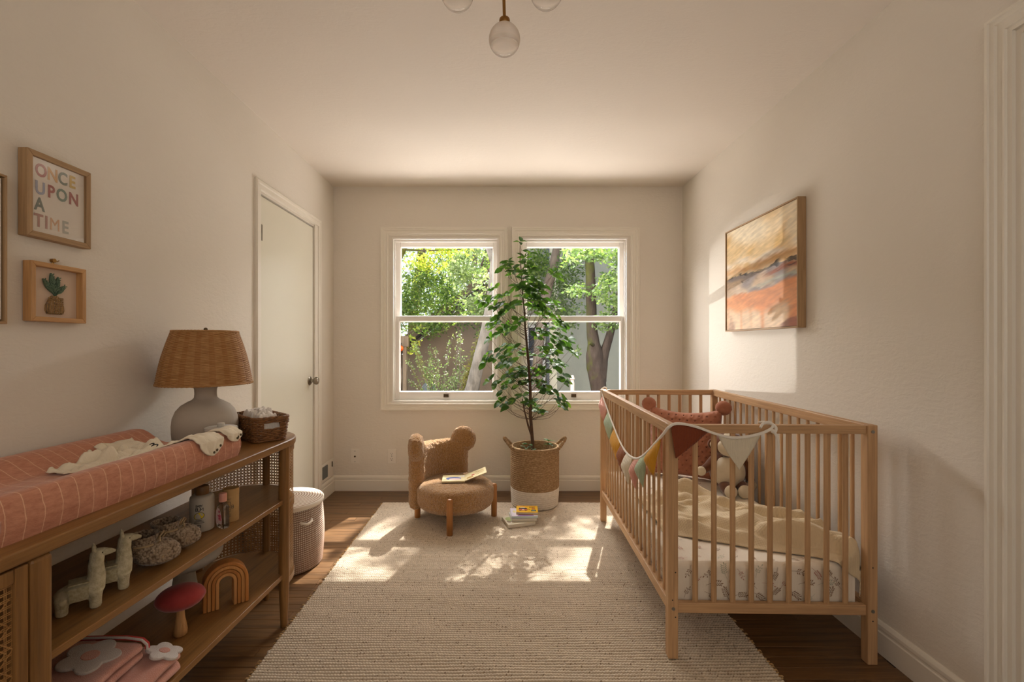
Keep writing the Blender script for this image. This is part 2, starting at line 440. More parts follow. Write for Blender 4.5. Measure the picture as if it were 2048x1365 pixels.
# return-air register low on the left wall, beside the closet casing
wv = thing('wall_vent', 'white metal floor-level vent plate with small grey grille, in the corner past the closet door', 'vent', (XL, 3.60, .198))
g = MB(); g.bx(XL, XL+.006, 3.472, 3.718, .126, .268); g.build('plate', M['white_plastic'], wv, world=True, bevel=.003)
MB().bx(XL+.0055, XL+.0075, 3.488, 3.588, .152, .246).build('grille_back', M['dark'], wv, world=True)
lv = MB().box((0, 0, 0), (.004, .0045, .092))
lv0 = None
for k in range(12):
    if lv0 is None: lv0 = lv.build('louver', plain('vent_grey', (120, 122, 118), .5), wv); o = lv0
    else: o = inst(lv0, wv)
    o.location = (.009, 3.492+k*.0083-3.60, .001); o.rotation_euler = (0, 0, .5)
MB().bx(XL+.006, XL+.012, 3.680, 3.686, .205, .245).build('lever', M['bronze'], wv, world=True)

# wall plates on the back wall
def plate(name, x, label, cat):
    r = thing(name, label, cat, (x, YB, .274))
    MB().bx(x-.0355, x+.0355, YB-.006, YB, .274-.059, .274+.059).build('plate', M['white_plastic'], r, world=True, bevel=.003)
    return r
p = plate('cable_plate', -1.191, 'white wall plate with one round cable jack, nearer the corner', 'wall plate')
g = MB(); g.cyl((-1.191, YB-.006, .274), (-1.191, YB-.011, .274), .007, n=14); tag(g.build('jack', M['bronze'], p, world=True), 'small dark coaxial jack')
for dz in (-.042, .042): MB().cyl((-1.191, YB-.006, .274+dz), (-1.191, YB-.0075, .274+dz), .0035, n=10).build('screw', M['steel'], p, world=True)
p = plate('power_outlet', -.896, 'white duplex power outlet left of the bear chair', 'outlet')
for dz in (-.021, .021):
    g = MB(); pts = [(.0165*cos(a)*1.0, .0165*max(-.82, min(.82, sin(a)))) for a in [2*pi*k/24 for k in range(24)]]
    g.prism(pts, .006, .0085, lambda a, b, h, dz=dz: (-.896+a, YB-h, .274+dz+b)); rc = g.build('receptacle', M['white_plastic'], p, world=True)
    s = MB()
    for dx, hh in ((-.0065, .0085), (.0065, .007)): s.box((-.896+dx, YB-.0087, .274+dz+.003), (.0022, .001, hh))
    s.cyl((-.896, YB-.0082, .274+dz-.0085), (-.896, YB-.0092, .274+dz-.0085), .0028, n=10)
    s.build('slot', M['dark'], rc, world=True)
MB().cyl((-.896, YB-.006, .274), (-.896, YB-.0078, .274), .003, n=10).build('screw', M['steel'], p, world=True)
# ------------------------------------------------------------------ console with rounded cane end
CR = radians(-2.17)
con = thing('console_table', 'long amber wood console with rounded cane end along the left wall', 'console table', (-.889, 1.84, 0), CR)
Dp, YE, Y0 = .42, .085, -1.42           # depth, start of the rounded end, near end (out of the frame)
def cons_outline(inset, y0, n=20):
    r = Dp/2-inset
    return [(-inset, y0), (-inset, YE)] + [(-Dp/2+r*cos(a), YE+r*1.05*sin(a)) for a in [pi*k/n for k in range(1, n)]] + [(-Dp+inset, YE), (-Dp+inset, y0)]
MB().prism(cons_outline(0, Y0), .747, .775).build('top', M['oak_y'], con, bevel=.004, smooth=30)
PO = -.905
MB().prism(cons_outline(.020, PO), .512, .530).build('shelf', M['oak_y'], con, bevel=.002, smooth=30)
MB().prism(cons_outline(.020, PO), .205, .225).build('shelf', M['oak_y'], con, bevel=.002, smooth=30)
def leg(x, y, r0, r1, z1=.747):
    g = MB(); g.lathe([(0, 0), (r1*.9, 0), (r1, .006), (r1+(r0-r1)*.5, .10), (r0, .21), (r0, z1)], 20, (x, y, 0)); return g.build('leg', M['oak_z'], con, smooth=40)
leg(-.026, YE+.005, .0215, .0135); leg(-Dp+.026, YE+.005, .0215, .0135); leg(-Dp/2, YE+(Dp/2)*1.05-.02, .016, .012)
g = MB(); g.bx(-.048, -.002, PO-.022, PO+.022, .0, .747); g.build('leg', M['oak_z'], con, bevel=.010, seg=3)
g = MB(); g.bx(-Dp+.002, -Dp+.046, PO-.022, PO+.022, .0, .747); g.build('leg', M['oak_z'], con, bevel=.010, seg=3)
# curved rails of the end, at each shelf
def arc(rin, z0, z1, name):
    n = 24; P = [(-Dp/2+rin*cos(a), YE+rin*1.05*sin(a)) for a in [pi*k/n for k in range(n+1)]]
    Q = [(-Dp/2+(rin-.014)*cos(a), YE+(rin-.014)*1.05*sin(a)) for a in [pi*k/n for k in range(n, -1, -1)]]
    MB().prism(P+Q, z0, z1).build(name, M['oak_y'], con, smooth=30)
arc(.204, .722, .747, 'end_rail'); arc(.204, .486, .512, 'end_rail'); arc(.204, .180, .205, 'end_rail')
# woven cane: a lattice of thin strands
cane_m = plain('cane', (178, 132, 76), .5, (146, 102, 54), 30)
def cane(name, parent, surf, S, z0, z1, pitch=.0132, seg=.013, w=.0021):
    g = MB()
    def ribbon(pts, w, off):
        vs = []
        for i, (s, z) in enumerate(pts):
            a = pts[max(0, i-1)]; b = pts[min(len(pts)-1, i+1)]; d = Vector((b[0]-a[0], b[1]-a[1])).normalized()
            for e in (-1, 1): vs.append(surf(s-d.y*w/2*e, z+d.x*w/2*e, off))
        g.add(vs, [(2*i, 2*i+1, 2*i+3, 2*i+2) for i in range(len(pts)-1)])
    ns = int(S/pitch); nzn = int((z1-z0)/pitch)
    for i in range(ns+1):
        for o in (-.0017, .0017): ribbon([(i*pitch+o, z0), (i*pitch+o, z1)], w, 0)
    m = max(1, int(S/seg))
    for j in range(nzn+1):
        for o in (-.0017, .0017): ribbon([(S*k/m, z0+j*pitch+o) for k in range(m+1)], w, .0009)
    hh = z1-z0
    for sg in (1, -1):
        c = -hh-pitch/2
        while c < S+hh:
            pts = []
            k = 0; step = seg
            t = 0
            while t <= hh+1e-6:
                s = c+t if sg > 0 else c+hh-t
                if 0 <= s <= S: pts.append((s, z0+t))
                t += step
            if len(pts) > 1: ribbon(pts, w*1.15, .0018)
            c += pitch
    o = g.build(name, cane_m, parent); o['kind'] = 'stuff'; return o
RA = .199
def csurf(s, z, off):
    a = s/RA; r = RA+off; return (-Dp/2+r*cos(a), YE+r*1.05*sin(a), z)
cane('cane_panel', con, csurf, pi*RA, .530, .724); cane('cane_panel', con, csurf, pi*RA, .225, .488)
# cabinet with cane door at the near end
g = MB(); g.bx(-Dp+.02, -.03, PO-.034, PO-.022, .205, .747); g.build('side_panel', M['oak_z'], con)
g = MB(); g.bx(-Dp+.02, -.02, Y0, PO-.03, .185, .205); g.build('bottom_panel', M['oak_y'], con)
g = MB(); g.bx(-Dp+.005, -Dp+.015, Y0, PO-.02, .205, .747); g.build('back_panel', M['oak_y'], con)
dr = MB(); ya, yb, za, zb = -1.36, PO-.024, .210, .742
dr.bx(-.026, -.006, yb-.026, yb, za, zb); dr.bx(-.026, -.006, ya, ya+.026, za, zb); dr.bx(-.026, -.006, ya+.026, yb-.026, zb-.028, zb); dr.bx(-.026, -.006, ya+.026, yb-.026, za, za+.03)
door_o = dr.build('door', M['oak_z'], con, bevel=.003)
cane('cane_panel', door_o, lambda s, z, off: (-.012+off, ya+.024+s, z), yb-ya-.048, za+.028, zb-.026, seg=.05, w=.0021)

# ------------------------------------------------------------------ changing pad
t = NT('muslin_stripe'); t.set(rough=.92, sheen=.25, spec=.15)
uvn = t.node('ShaderNodeUVMap'); sp = t.node('ShaderNodeSeparateXYZ'); t.link(uvn.outputs[0], sp.inputs[0])
ob = t.coord('Object'); wob = t.math('MULTIPLY', t.math('SUBTRACT', t.noise(ob, 9, 2), .5), .10)
fr = t.math('FRACT', t.math('ADD', t.math('MULTIPLY', sp.outputs[0], 26), wob))
ln = t.math('LESS_THAN', fr, .05)
crk = t.noise(t.coord('Object', (260, 40, 90)), 1, 3, .65)
base = t.ramp(crk, [(.3, lin((186, 124, 98))), (.7, lin((208, 148, 120)))])
t.color(t.mix(t.math('MULTIPLY', ln, .8), base, lin((232, 190, 156))))
t.bump(t.math('ADD', crk, t.math('MULTIPLY', ln, .7)), .5, .003); muslin = t.mat
PADW, PADL, PADH = .385, .76, .098
PC = Vector((-1.152, 1.285, .775))
pad = thing('changing_pad', 'contoured changing pad in terracotta muslin with thin cream stripes', 'changing pad', PC, CR)
def pad_top(x, y):                       # local x across (-w/2..w/2), y along
    u = abs(x)/(PADW/2); v = abs(y)/(PADL/2)
    h = .050 + .046*smooth01((u-.30)/.55)
    return h
def pad_fn(u, v):
    ov = PADH+.01
    a = -PADL/2-ov + u*(PADL+2*ov); b = -PADW/2-ov + v*(PADW+2*ov)
    oa = max(0, abs(a)-PADL/2); obv = max(0, abs(b)-PADW/2)
    y = max(-PADL/2, min(PADL/2, a)); x = max(-PADW/2, min(PADW/2, b))
    k = max(oa, obv); top = pad_top(x, y); r = .016
    inset = 0
    z = top
    ex = (PADW/2-abs(b)); ey = (PADL/2-abs(a)); e = min(ex, ey)
    if e < r: 
        q = max(0, (r-max(e, 0))/r); z = top - r*(1-sqrt(max(0, 1-q*q)))
    if k > 0:
        z = (top-r)*(1-k/ov); bulge = .006*sin(pi*min(1, k/ov))
        if oa > 0: y += math.copysign(bulge, a)
        if obv > 0: x += math.copysign(bulge, b)
    w = .0016*nz(a*14, b*14, 1.3)+.0008*nz(a*50, b*50, 4)
    return (x+w, y+w, max(0, z+w))
MB().grid(pad_fn, 150, 90).build('cover', muslin, pad, smooth=180)
pl_ = pad.matrix_basis
def on_pad(wx, wy):
    q = pl_.inverted() @ Vector((wx, wy, 0)); 
    if abs(q.x) > PADW/2: return None
    return .775+pad_top(q.x, q.y)

# ------------------------------------------------------------------ cream romper on the pad
cream = fabric('cream_jersey', (238, 226, 202), (228, 214, 188), 1400, bump=.2)
rom = thing('baby_romper', 'cream baby romper lying crumpled on the striped pad, legs over its rim', 'baby clothes', (-1.13, 1.4, .83))
def cloth_patch(pts4, nu, nv, zf, amp, seed, thick=.004, edge=.0):
    A, B, C2, D2 = [Vector(p) for p in pts4]
    def fn(u, v):
        p = A.lerp(B, u).lerp(D2.lerp(C2, u), v)
        p = p + Vector((nz(u*3, v*3, seed), nz(u*3, v*3, seed+5)))*.012
        f = amp*(abs(nz(u*2.6+seed, v*4.2, seed))*1.6 + .5*abs(nz(u*6, v*7, seed+2)))*min(1, 8*min(u, 1-u, v, 1-v)+.15)
        return (p.x, p.y, zf(p.x, p.y)+thick+f)
    g = MB().grid(fn, nu, nv); return g
zfp = lambda x, y: on_pad(x, y) or .862
def solid(o, th): 
    m = o.modifiers.new('solid', 'SOLIDIFY'); m.thickness = th; m.offset = 0; return o
o = cloth_patch([(-1.185, 1.26), (-1.07, 1.30), (-1.085, 1.50), (-1.25, 1.47)], 60, 60, zfp, .042, 3.1).build('body', cream, rom, smooth=180, world=True); solid(o, .003)
o = cloth_patch([(-1.25, 1.42), (-1.12, 1.46), (-1.13, 1.54), (-1.25, 1.56)], 30, 20, zfp, .012, 6.2, thick=.012).build('collar', cream, rom, smooth=180, world=True); solid(o, .003)
o = cloth_patch([(-1.21, 1.235), (-1.135, 1.215), (-1.09, 1.30), (-1.19, 1.31)], 24, 24, zfp, .016, 9.7, thick=.006).build('sleeve', cream, rom, smooth=180, world=True); solid(o, .003)
o = cloth_patch([(-1.09, 1.36), (-1.02, 1.36), (-.992, 1.50), (-1.06, 1.52)], 30, 30, zfp, .012, 12.1).build('waist', cream, rom, smooth=180, world=True); solid(o, .003)
fx = lambda y: -.9596+(y-1.2777)*math.tan(-CR)   # world x of the pad's front face
def leg_cloth(name, y0, y1, drop, seed, x_in):
    def fn(u, v):
        y = y0+(y1-y0)*u
        L = (x_in)+drop*(1-.62*abs(2*u-1.1)**1.6) ; s = v*L
        wob = .006*nz(u*3, v*3, seed)+.0035*sin(u*11+seed)*v*(1-u)*u*4
        if s < x_in:
            x = fx(y)-x_in+s; z = (on_pad(min(x, fx(y)-.014), y) or .868)+.005+abs(wob)*1.4
            q = max(0, (s-(x_in-.02))/.02); z -= .012*q*q
        else:
            x = fx(y)+.0095+abs(wob)*.8; z = .862-(s-x_in)
        return (x, y+.2*drop*v*(1-2*u)*0+wob, z)
    o = MB().grid(fn, 36, 36).build(name, cream, rom, smooth=180, world=True); solid(o, .0035)
    for k in range(3):
        u = .55+.16*k; p = fn(u, .96); s = MB(); s.cyl((p[0]-.002, p[1], p[2]+.006), (p[0]+.004, p[1], p[2]+.006), .0042, n=10)
        tag(s.build('snap', M['bronze'], o, world=True), 'small dark snap')
leg_cloth('trouser_leg', 1.445, 1.555, .052, 2.2, .075); leg_cloth('trouser_leg', 1.578, 1.662, .030, 7.7, .085)
blk = plain('black_thread', (24, 22, 24), .8)
e = MB(); 
zz = zfp(-1.045, 1.405)
e.tube([(-1.052+.008*cos(a), 1.40+.011*sin(a), zz+.022+.003*sin(a)) for a in [pi*k/10 for k in range(11)]], .0017, 6)
e.tube([(-1.070+.005*cos(a), 1.413+.009*sin(a), zz+.024+.002*sin(a)) for a in [pi*k/8 for k in range(9)]], .0015, 6)
tag(e.build('embroidered_eye', blk, rom, world=True), 'black embroidered sleepy eyes')

# ------------------------------------------------------------------ table lamp
LP = Vector((-1.186, 1.852, .775))
lamp = thing('table_lamp', 'table lamp with woven rattan shade on a pale grey ceramic jug base', 'lamp', LP)
cer = plain('chalky_ceramic', (190, 178, 162), .8, (176, 164, 148), 5, bump=.08, bs=120)
prof = [(0, 0), (.100, 0), (.106, .004), (.1105, .02), (.1135, .05), (.114, .08), (.111, .108), (.101, .135), (.084, .156), (.062, .170), (.046, .178), (.0395, .186), (.038, .20), (.0385, .218), (.041, .226), (.039, .230), (.012, .231), (0, .231)]
MB().lathe(prof, 48).build('base', cer, lamp, smooth=60)
g = MB(); g.cyl((0, 0, .23), (0, 0, .244), .018, n=20); g.cyl((0, 0, .244), (0, 0, .29), .012, n=16); g.build('neck', M['bronze'], lamp, smooth=40)
t = NT('rattan_shade'); t.set(rough=.55, spec=.3)
uvn = t.node('ShaderNodeUVMap'); sp = t.node('ShaderNodeSeparateXYZ'); t.link(uvn.outputs[0], sp.inputs[0])
sv = t.math('SINE', t.math('MULTIPLY', sp.outputs[0], 2*pi*20)); 
n1 = t.noise(t.coord('Object', (30, 30, 180)), 1, 3, .6)
c0 = t.ramp(n1, [(.25, lin((158, 112, 64))), (.55, lin((190, 144, 92))), (.8, lin((212, 170, 116)))])
t.color(t.mix(t.math('MULTIPLY', t.math('GREATER_THAN', sv, .25), .30), c0, lin((150, 92, 40))))
tl = t.node('ShaderNodeBsdfTranslucent'); tl.inputs[0].default_value = lin((214, 150, 80)); mx = t.node('ShaderNodeMixShader'); mx.inputs[0].default_value = .12
t.link(t.b.outputs[0], mx.inputs[1]); t.link(tl.outputs[0], mx.inputs[2]); t.link(mx.outputs[0], t.out.inputs[0]); rattan = t.mat
NB, sub_, Z0, Z1 = 46, 4, .242, .447
shp = []
for k in range(NB*sub_+1):
    q = k/(NB*sub_); r = .162+(.112-.162)*q + .006*sin(pi*q); shp.append((r, Z0+(Z1-Z0)*q))
def weave(a, j, r, z):
    bnd = j//sub_; ph = (j % sub_)/sub_
    return .0014*sin(pi*ph)*1.2 + .0022*sin(a*20+pi*(bnd % 2))*sin(pi*ph)
sh = MB().lathe(shp, 240, rad=weave).build('shade', rattan, lamp, smooth=180); solid(sh, .002)
for r, z in ((.1635, Z0), (.113, Z1)):
    pts = [((r+.0015*sin(i*3.1))*cos(2*pi*i/120), (r+.0015*sin(i*3.1))*sin(2*pi*i/120), z+.001*cos(i*3.1)) for i in range(120)]
    MB().tube(pts, .0042, 6, closed=True).build('shade_rim', rattan, lamp, smooth=60)
g = MB(); g.cyl((0, 0, .29), (0, 0, .452), .003, n=8); 
for a in (0, 2.1, 4.2): g.cyl((0, 0, .442), (.112*cos(a), .112*sin(a), .444), .0016, n=6)
g.build('spider', M['bronze'], lamp); g = MB(); g.ball((0, 0, .456), .0075, 12, 8); g.cyl((0, 0, .447), (0, 0, .452), .008, n=12); g.build('finial', M['bronze'], lamp, smooth=60)

# ------------------------------------------------------------------ stacked lidded jar
jar = thing('lidded_jar', 'small matte white jar with disc lid and knob in front of the lamp base', 'jar', (-1.050, 1.728, .775))
jm_ = plain('matte_white_ceramic', (196, 190, 180), .6)
MB().lathe([(0, 0), (.048, 0), (.0505, .004), (.0505, .072), (.047, .076), (0, .076)], 40).build('pot', jm_, jar, smooth=40)
MB().lathe([(0, .0765), (.046, .0765), (.0535, .080), (.0545, .085), (.053, .089), (.05, .0905), (0, .0915)], 40).build('lid', jm_, jar, smooth=40)
MB().lathe([(0, .0915), (.0125, .0915), (.013, .094), (.0125, .1035), (.011, .105), (0, .105)], 24).build('knob', jm_, jar, smooth=40)

# ------------------------------------------------------------------ wicker basket with muslin cloths
BK = thing('wicker_basket', 'small dark wicker basket with cut-out handle on the console end', 'basket', (-1.030, 1.968, .776), atan2(.66, -.75))
wic = plain('dark_wicker', (150, 102, 56), .5, (96, 60, 30), 55)
bl, bw, bh = .252, .140, .098
def rrect(l, w, r, n=6):
    P = []
    for cx, cy, a0 in ((l/2-r, w/2-r, 0), (-l/2+r, w/2-r, pi/2), (-l/2+r, -w/2+r, pi), (l/2-r, -w/2+r, 1.5*pi)):
        for k in range(n+1): a = a0+pi/2*k/n; P.append((cx+r*cos(a), cy+r*sin(a)))
    out = []
    for i in range(len(P)):
        a, b = Vector(P[i]), Vector(P[(i+1) % len(P)]); m = max(1, int((b-a).length/.008))
        for k in range(m): out.append(a.lerp(b, k/m))
    return out
rows = 12; wv_ = MB(); st_ = MB()
for k in range(rows):
    z = .006+(bh-.016)*k/(rows-1); f = 1-.10*(1-k/(rows-1)); loop = rrect(bl*f, bw*f, .024)
    N = len(loop); pts = []; hole = 7 <= k <= 9
    for i, p in enumerate(loop):
        nrm = p.normalized(); w = .0034*sin(pi*i/2+pi*k) + .0008*sin(i*1.7+k)
        pts.append((p.x+nrm.x*w, p.y+nrm.y*w, z+.0008*sin(i*.9+k*2)))
    if hole:
        seg = []
        for q in pts + pts[:1]:
            end = (abs(q[0]) > bl*f*.5-.012 and abs(q[1]) < .030)
            if end:
                if len(seg) > 1: wv_.tube(seg, .0036, 6)
                seg = []
            else: seg.append(q)
        if len(seg) > 1: wv_.tube(seg, .0036, 6)
    else: wv_.tube(pts, .0038, 6, closed=True)
wv_.build('weave', wic, BK, smooth=60)['kind'] = 'stuff'
loop = rrect(bl*.95, bw*.95, .024)
for i in range(0, len(loop), 2):
    p = loop[i]
    if abs(p.x) > bl*.5*.93 and abs(p.y) < .026: st_.tube([(p.x*.93, p.y*.93, .004), (p.x*1.0, p.y*1.0, .05)], .0030, 6); continue
    st_.tube([(p.x*.94, p.y*.94, .004), (p.x*1.03, p.y*1.03, bh-.004)], .0032, 6)
st_.build('stake', wic, BK, smooth=60)['kind'] = 'stuff'
rm = MB()
for ph in (0, 2*pi/3, 4*pi/3):
    lp = rrect(bl, bw, .026); pts = []
    for i, p in enumerate(lp):
        a = i*.75+ph; n_ = p.normalized(); pts.append((p.x+n_.x*.004*cos(a), p.y+n_.y*.004*cos(a), bh-.002+.004*sin(a)))
    rm.tube(pts, .0042, 6, closed=True)
rm.build('rim', wic, BK, smooth=60)
MB().prism([tuple(p) for p in rrect(bl*.9, bw*.9, .022)], .001, .007).build('bottom', wic, BK)
mus = fabric('white_muslin', (238, 232, 224), (228, 220, 210), 700, bump=.5)
cl = thing('muslin_cloth', 'crumpled white muslin cloths filling the wicker basket', 'cloth', (-1.030, 1.968, .79), atan2(.66, -.75))
def mfn(dx, dy, sx, sy, top, seed):
    def f(u, v):
        x = (u-.5)*sx; y = (v-.5)*sy; e = min(1, 5*min(u, 1-u, v, 1-v))
        z = .01+ (top-.006)*smooth01(e)+.014*abs(nz(u*4, v*4, seed))*e+.0028*sin((u*2+v*1.4+nz(u*2, v*2, seed))*9)*e
        return (x+dx, y+dy, z)
    return f
for i, a in enumerate([(-.03, 0, .15, .10, .088, 1), (.035, .002, .14, .105, .092, 5), (0, -.01, .11, .07, .102, 9)]):
    MB().grid(mfn(*a), 40, 30).build('fold', mus, cl, smooth=180)

# ------------------------------------------------------------------ things on the middle shelf
ZS = .5305
stone = plain('carved_cream_stone', (208, 198, 168), .75, (164, 150, 116), 70, bump=.8, bs=70, bd=.005)
gouge = plain('dark_gouge', (58, 48, 34), .9)
def llama(loc, rz, label):
    L = thing('llama_figurine', label, 'figurine', loc, rz, None)
    g = MB()
    R = 16
    def rs(pts, rx, rz_=None): pass
    # body along local x, head at +x
    g.ball((0, 0, .043), (.044, .023, .024), 20, 12, fn=lambda d: 1+.12*max(0, abs(d.x)-.5))
    for x in (-.030, .030):
        for y in (-.012, .012): g.tube([(x, y, .04), (x, y, .018), (x, y, .004), (x, y, 0)], [.015, .0125, .0125, .0115], 12)
    g.tube([(.026, 0, .040), (.032, 0, .070), (.031, 0, .100), (.034, 0, .126), (.036, 0, .136)], [.023, .0185, .0155, .0150, .0105], 14)
    o = g.build('body', stone, L, smooth=180)
    r = o.modifiers.new('remesh', 'REMESH'); r.mode = 'VOXEL'; r.voxel_size = .0028; r.use_smooth_shade = True
    s = o.modifiers.new('smooth', 'SMOOTH'); s.iterations = 5; s.factor = .5
    h = MB(); h.tube([(.030, 0, .126), (.046, 0, .126), (.060, 0, .124), (.068, 0, .1225)], [.013, .0105, .0065, .003], 12)
    for y in (-.008, .008): h.tube([(.028, y, .132), (.0265, y*1.1, .143), (.026, y*1.15, .149)], [.005, .004, .001], 8)
    h.build('head', stone, L, smooth=60)
    e = MB()
    for y in (-.0098, .0098): e.ball((.043, y, .128), .0016, 8, 6)
    e.build('eye', gouge, L)
    b = MB()
    for s_ in (-1, 1):
        b.grid(lambda u, v, s_=s_: (-.018+.036*u, s_*(.0236+.0006-.0015*(2*v-1)**2), .028+.032*v), 6, 6)
    b.bx(-.019, .019, -.021, .021, .0655, .0685)
    sb = b.build('saddle_blanket', plain('scratched_cream', (190, 180, 148), .8, (150, 138, 104), 160, bump=.6, bs=160), L, smooth=60)
    for q in range(8):
        k = MB(); a = random.uniform(0, 6.28); x = .031+.0005*q; z = .05+.009*q
        y = .0165*cos(a)*.9; k.tube([(x+.017*sin(a), y, z), (x+.0165*sin(a), y, z+.010)], .0011, 5); k.build('groove', gouge, L)
    return L
llama((-1.026, 1.124, ZS), .72, 'cream carved llama figurine at the shelf front by the post')
llama((-1.028, 1.210, ZS), .72, 'cream carved llama figurine standing behind its twin, further from the post')

wool = NT('oatmeal_knit'); wool.set(rough=.95, sheen=.3, spec=.1)
v = wool.coord('Object', (1, 1, 1)); vo = wool.node('ShaderNodeTexVoronoi'); vo.inputs['Scale'].default_value = 170; wool.link(v, vo.inputs['Vector'])
wool.color(wool.mix(wool.ramp(vo.outputs['Distance'], [(.45, (0, 0, 0, 1)), (.85, (1, 1, 1, 1))]), wool.ramp(wool.noise(v, 60, 3), [(.35, lin((186, 164, 138))), (.65, lin((150, 128, 104)))]), lin((104, 84, 66))))
inv = wool.math('SUBTRACT', 1.0, vo.outputs['Distance']); wool.bump(inv, .6, .005)
def bootie(loc, rz, label):
    B = thing('knitted_bootie', label, 'baby shoe', loc, rz)
    def knit(d): return 1+.030*sin(atan2(d.y, d.x)*26+math.asin(max(-1, min(1, d.z)))*0)*cos(d.z*26)
    def toe(d):
        k = knit(d)
        if d.z < -.35: k *= 1-.18*min(1, (-.35-d.z)/.5)
        return k*(1-.08*max(0, -d.x))
    MB().ball((.012, 0, .035), (.060, .042, .041), 96, 60, fn=toe).build('sole_and_toe', wool.mat, B, smooth=180)
    c = MB()
    pr_ = [(.029, .034), (.034, .045), (.0355, .056), (.0345, .066), (.0335, .074), (.036, .084), (.039, .091), (.0385, .094), (.034, .090), (.030, .070), (.027, .045)]
    dn = []
    for i in range(len(pr_)-1): dn += [tuple(Vector(pr_[i]).lerp(Vector(pr_[i+1]), k/4)) for k in range(4)]
    c.lathe(dn+[pr_[-1]], 96, (-.020, 0, 0), rad=lambda a, j, r, z: .0018*sin(a*22)*cos(j*1.57))
    c.build('cuff', wool.mat, B, smooth=180)
    tie = MB()
    for s_ in (-1, 1):
        tie.tube([(.014, s_*.006, .072), (.026, s_*.022, .088), (.030, s_*.034, .080), (.022, s_*.020, .070), (.014, s_*.004, .070)], .0026, 6)
        tie.tube([(.014, s_*.004, .070), (.030, s_*.016, .058), (.040, s_*.030, .040), (.036, s_*.044, .034)], .0024, 6)
    tie.tube([(-.016+.035*cos(a), .035*sin(a), .068) for a in [2*pi*k/24 for k in range(24)]], .003, 6, closed=True)
    tie.ball((.018, 0, .072), .007, 10, 8)
    tag(tie.build('tie', plain('raffia_tie', (176, 150, 112), .8), B, smooth=60), 'thin tan tie in a bow')
bootie((-1.020, 1.345, ZS), .42, 'chunky knitted bootie nearest the shelf edge, ties hanging down')
bootie((-1.030, 1.452, ZS), .55, 'chunky knitted bootie tucked behind the other, toe pointing out')

txt = plain('label_ink', (70, 66, 62), .6)
bt = thing('lotion_bottle', 'tall white lotion bottle with brown cap and yellow blob logo', 'bottle', (-1.045, 1.612, ZS), radians(-12))
wpl = plain('off_white_plastic', (190, 180, 164), .42)
MB().lathe([(0, 0), (.033, 0), (.0365, .003), (.037, .012), (.037, .108), (.0355, .116), (.030, .121), (.020, .123), (0, .123)], 40).build('body', wpl, bt, smooth=40)
MB().lathe([(0, .122), (.0205, .122), (.0215, .124), (.0215, .147), (.020, .150), (0, .150)], 32).build('cap', plain('brown_cap', (120, 84, 46), .4), bt, smooth=40)
def on_cyl(r, ang, z): return (r*cos(ang), r*sin(ang), z)
for i, ch in enumerate('BABY'):
    a = -1.02+(i-1.5)*.135; text('lettering', ch, .0115, txt, bt, on_cyl(.0373, a, .0905), (pi/2, 0, a+pi/2), bold=.0002)
for i, ch in enumerate('BUM'):
    a = -1.02+(i-1)*.20; text('lettering', ch, .0165, txt, bt, on_cyl(.0373, a, .0785), (pi/2, 0, a+pi/2), bold=.0003)
def cyl_patch(r, a0, z0, fn2, n=28): return [on_cyl(r, a0+x/r, z0+z) for x, z in fn2(n)]
def blob(n): return [(.0155*cos(t)*(1-.1*sin(t)), .0115*sin(t)+.002*cos(t)) for t in [2*pi*k/n for k in range(n)]]
P_ = cyl_patch(.0374, -1.02, .058, blob); g = MB(); g.add(P_, [tuple(range(len(P_)))]); g.build('logo', plain('logo_yellow', (226, 200, 40), .5), bt)
g = MB(); g.tube(cyl_patch(.0374, -1.02, .058, blob), .0008, 5, closed=True); g.build('logo_outline', txt, bt)
for k, (w, z) in enumerate([(.020, .043), (.028, .0385), (.030, .034)]):
    g = MB(); g.tube([on_cyl(.0373, -1.02-w/2/.0373+w/.0373*i/8, z) for i in range(9)], .0009, 5); g.build('fine_print', txt, bt)
g = MB(); g.tube([on_cyl(.0374, -1.02+.005*cos(a)/.0374, .022+.005*sin(a)) for a in [2*pi*k/16 for k in range(16)]], .0011, 5, closed=True); g.build('seal', txt, bt)

ol = thing('oil_bottle', 'small clear oil bottle with pink cap and pink label', 'bottle', (-.985, 1.632, ZS), radians(-30))
gl = clear('clear_plastic', (.93, .90, .88), .9)
g = MB(); n_ = 10
sect = lambda sx, sy: [tuple(p) for p in rrect(sx, sy, min(sx, sy)*.32, 4)]
levels = [(0, .044, .024), (.004, .048, .028), (.062, .048, .028), (.074, .044, .026), (.082, .028, .020), (.087, .018, .018), (.092, .018, .018)]
ring0 = [(cos(2*pi*k/32), sin(2*pi*k/32)) for k in range(32)]
vs = []
for z, sx, sy in levels:
    for c_, s_ in ring0:
        vs.append((math.copysign(abs(c_)**.55, c_)*sx/2, math.copysign(abs(s_)**.55, s_)*sy/2, z))
g.add(vs, [(j*32+i, j*32+(i+1) % 32, (j+1)*32+(i+1) % 32, (j+1)*32+i) for j in range(len(levels)-1) for i in range(32)] + [tuple(range(31, -1, -1))])
g.build('bottle', gl, ol, smooth=50)
MB().lathe([(0, .090), (.0118, .090), (.0122, .092), (.0122, .117), (.0110, .119), (0, .119)], 24).build('cap', plain('pink_cap', (228, 160, 140), .4), ol, smooth=40)
lb = [(-.016, .016), (.018, .016), (.019, .034), (.014, .052), (.004, .068), (-.008, .070), (-.016, .058), (-.018, .036)]
g = MB().prism(lb, .0142, .0147, lambda a, b, h: (a, -h, b)); g.build('label', plain('pale_pink_label', (226, 196, 190), .5), ol)
g = MB().prism([(.0, .028), (.0175, .028), (.0165, .046), (.006, .052), (-.002, .044)], .0147, .0149, lambda a, b, h: (a, -h, b)); g.build('label_panel', plain('rose_panel', (224, 120, 136), .5), ol)
dm = plain('rose_ink', (190, 50, 80), .5)
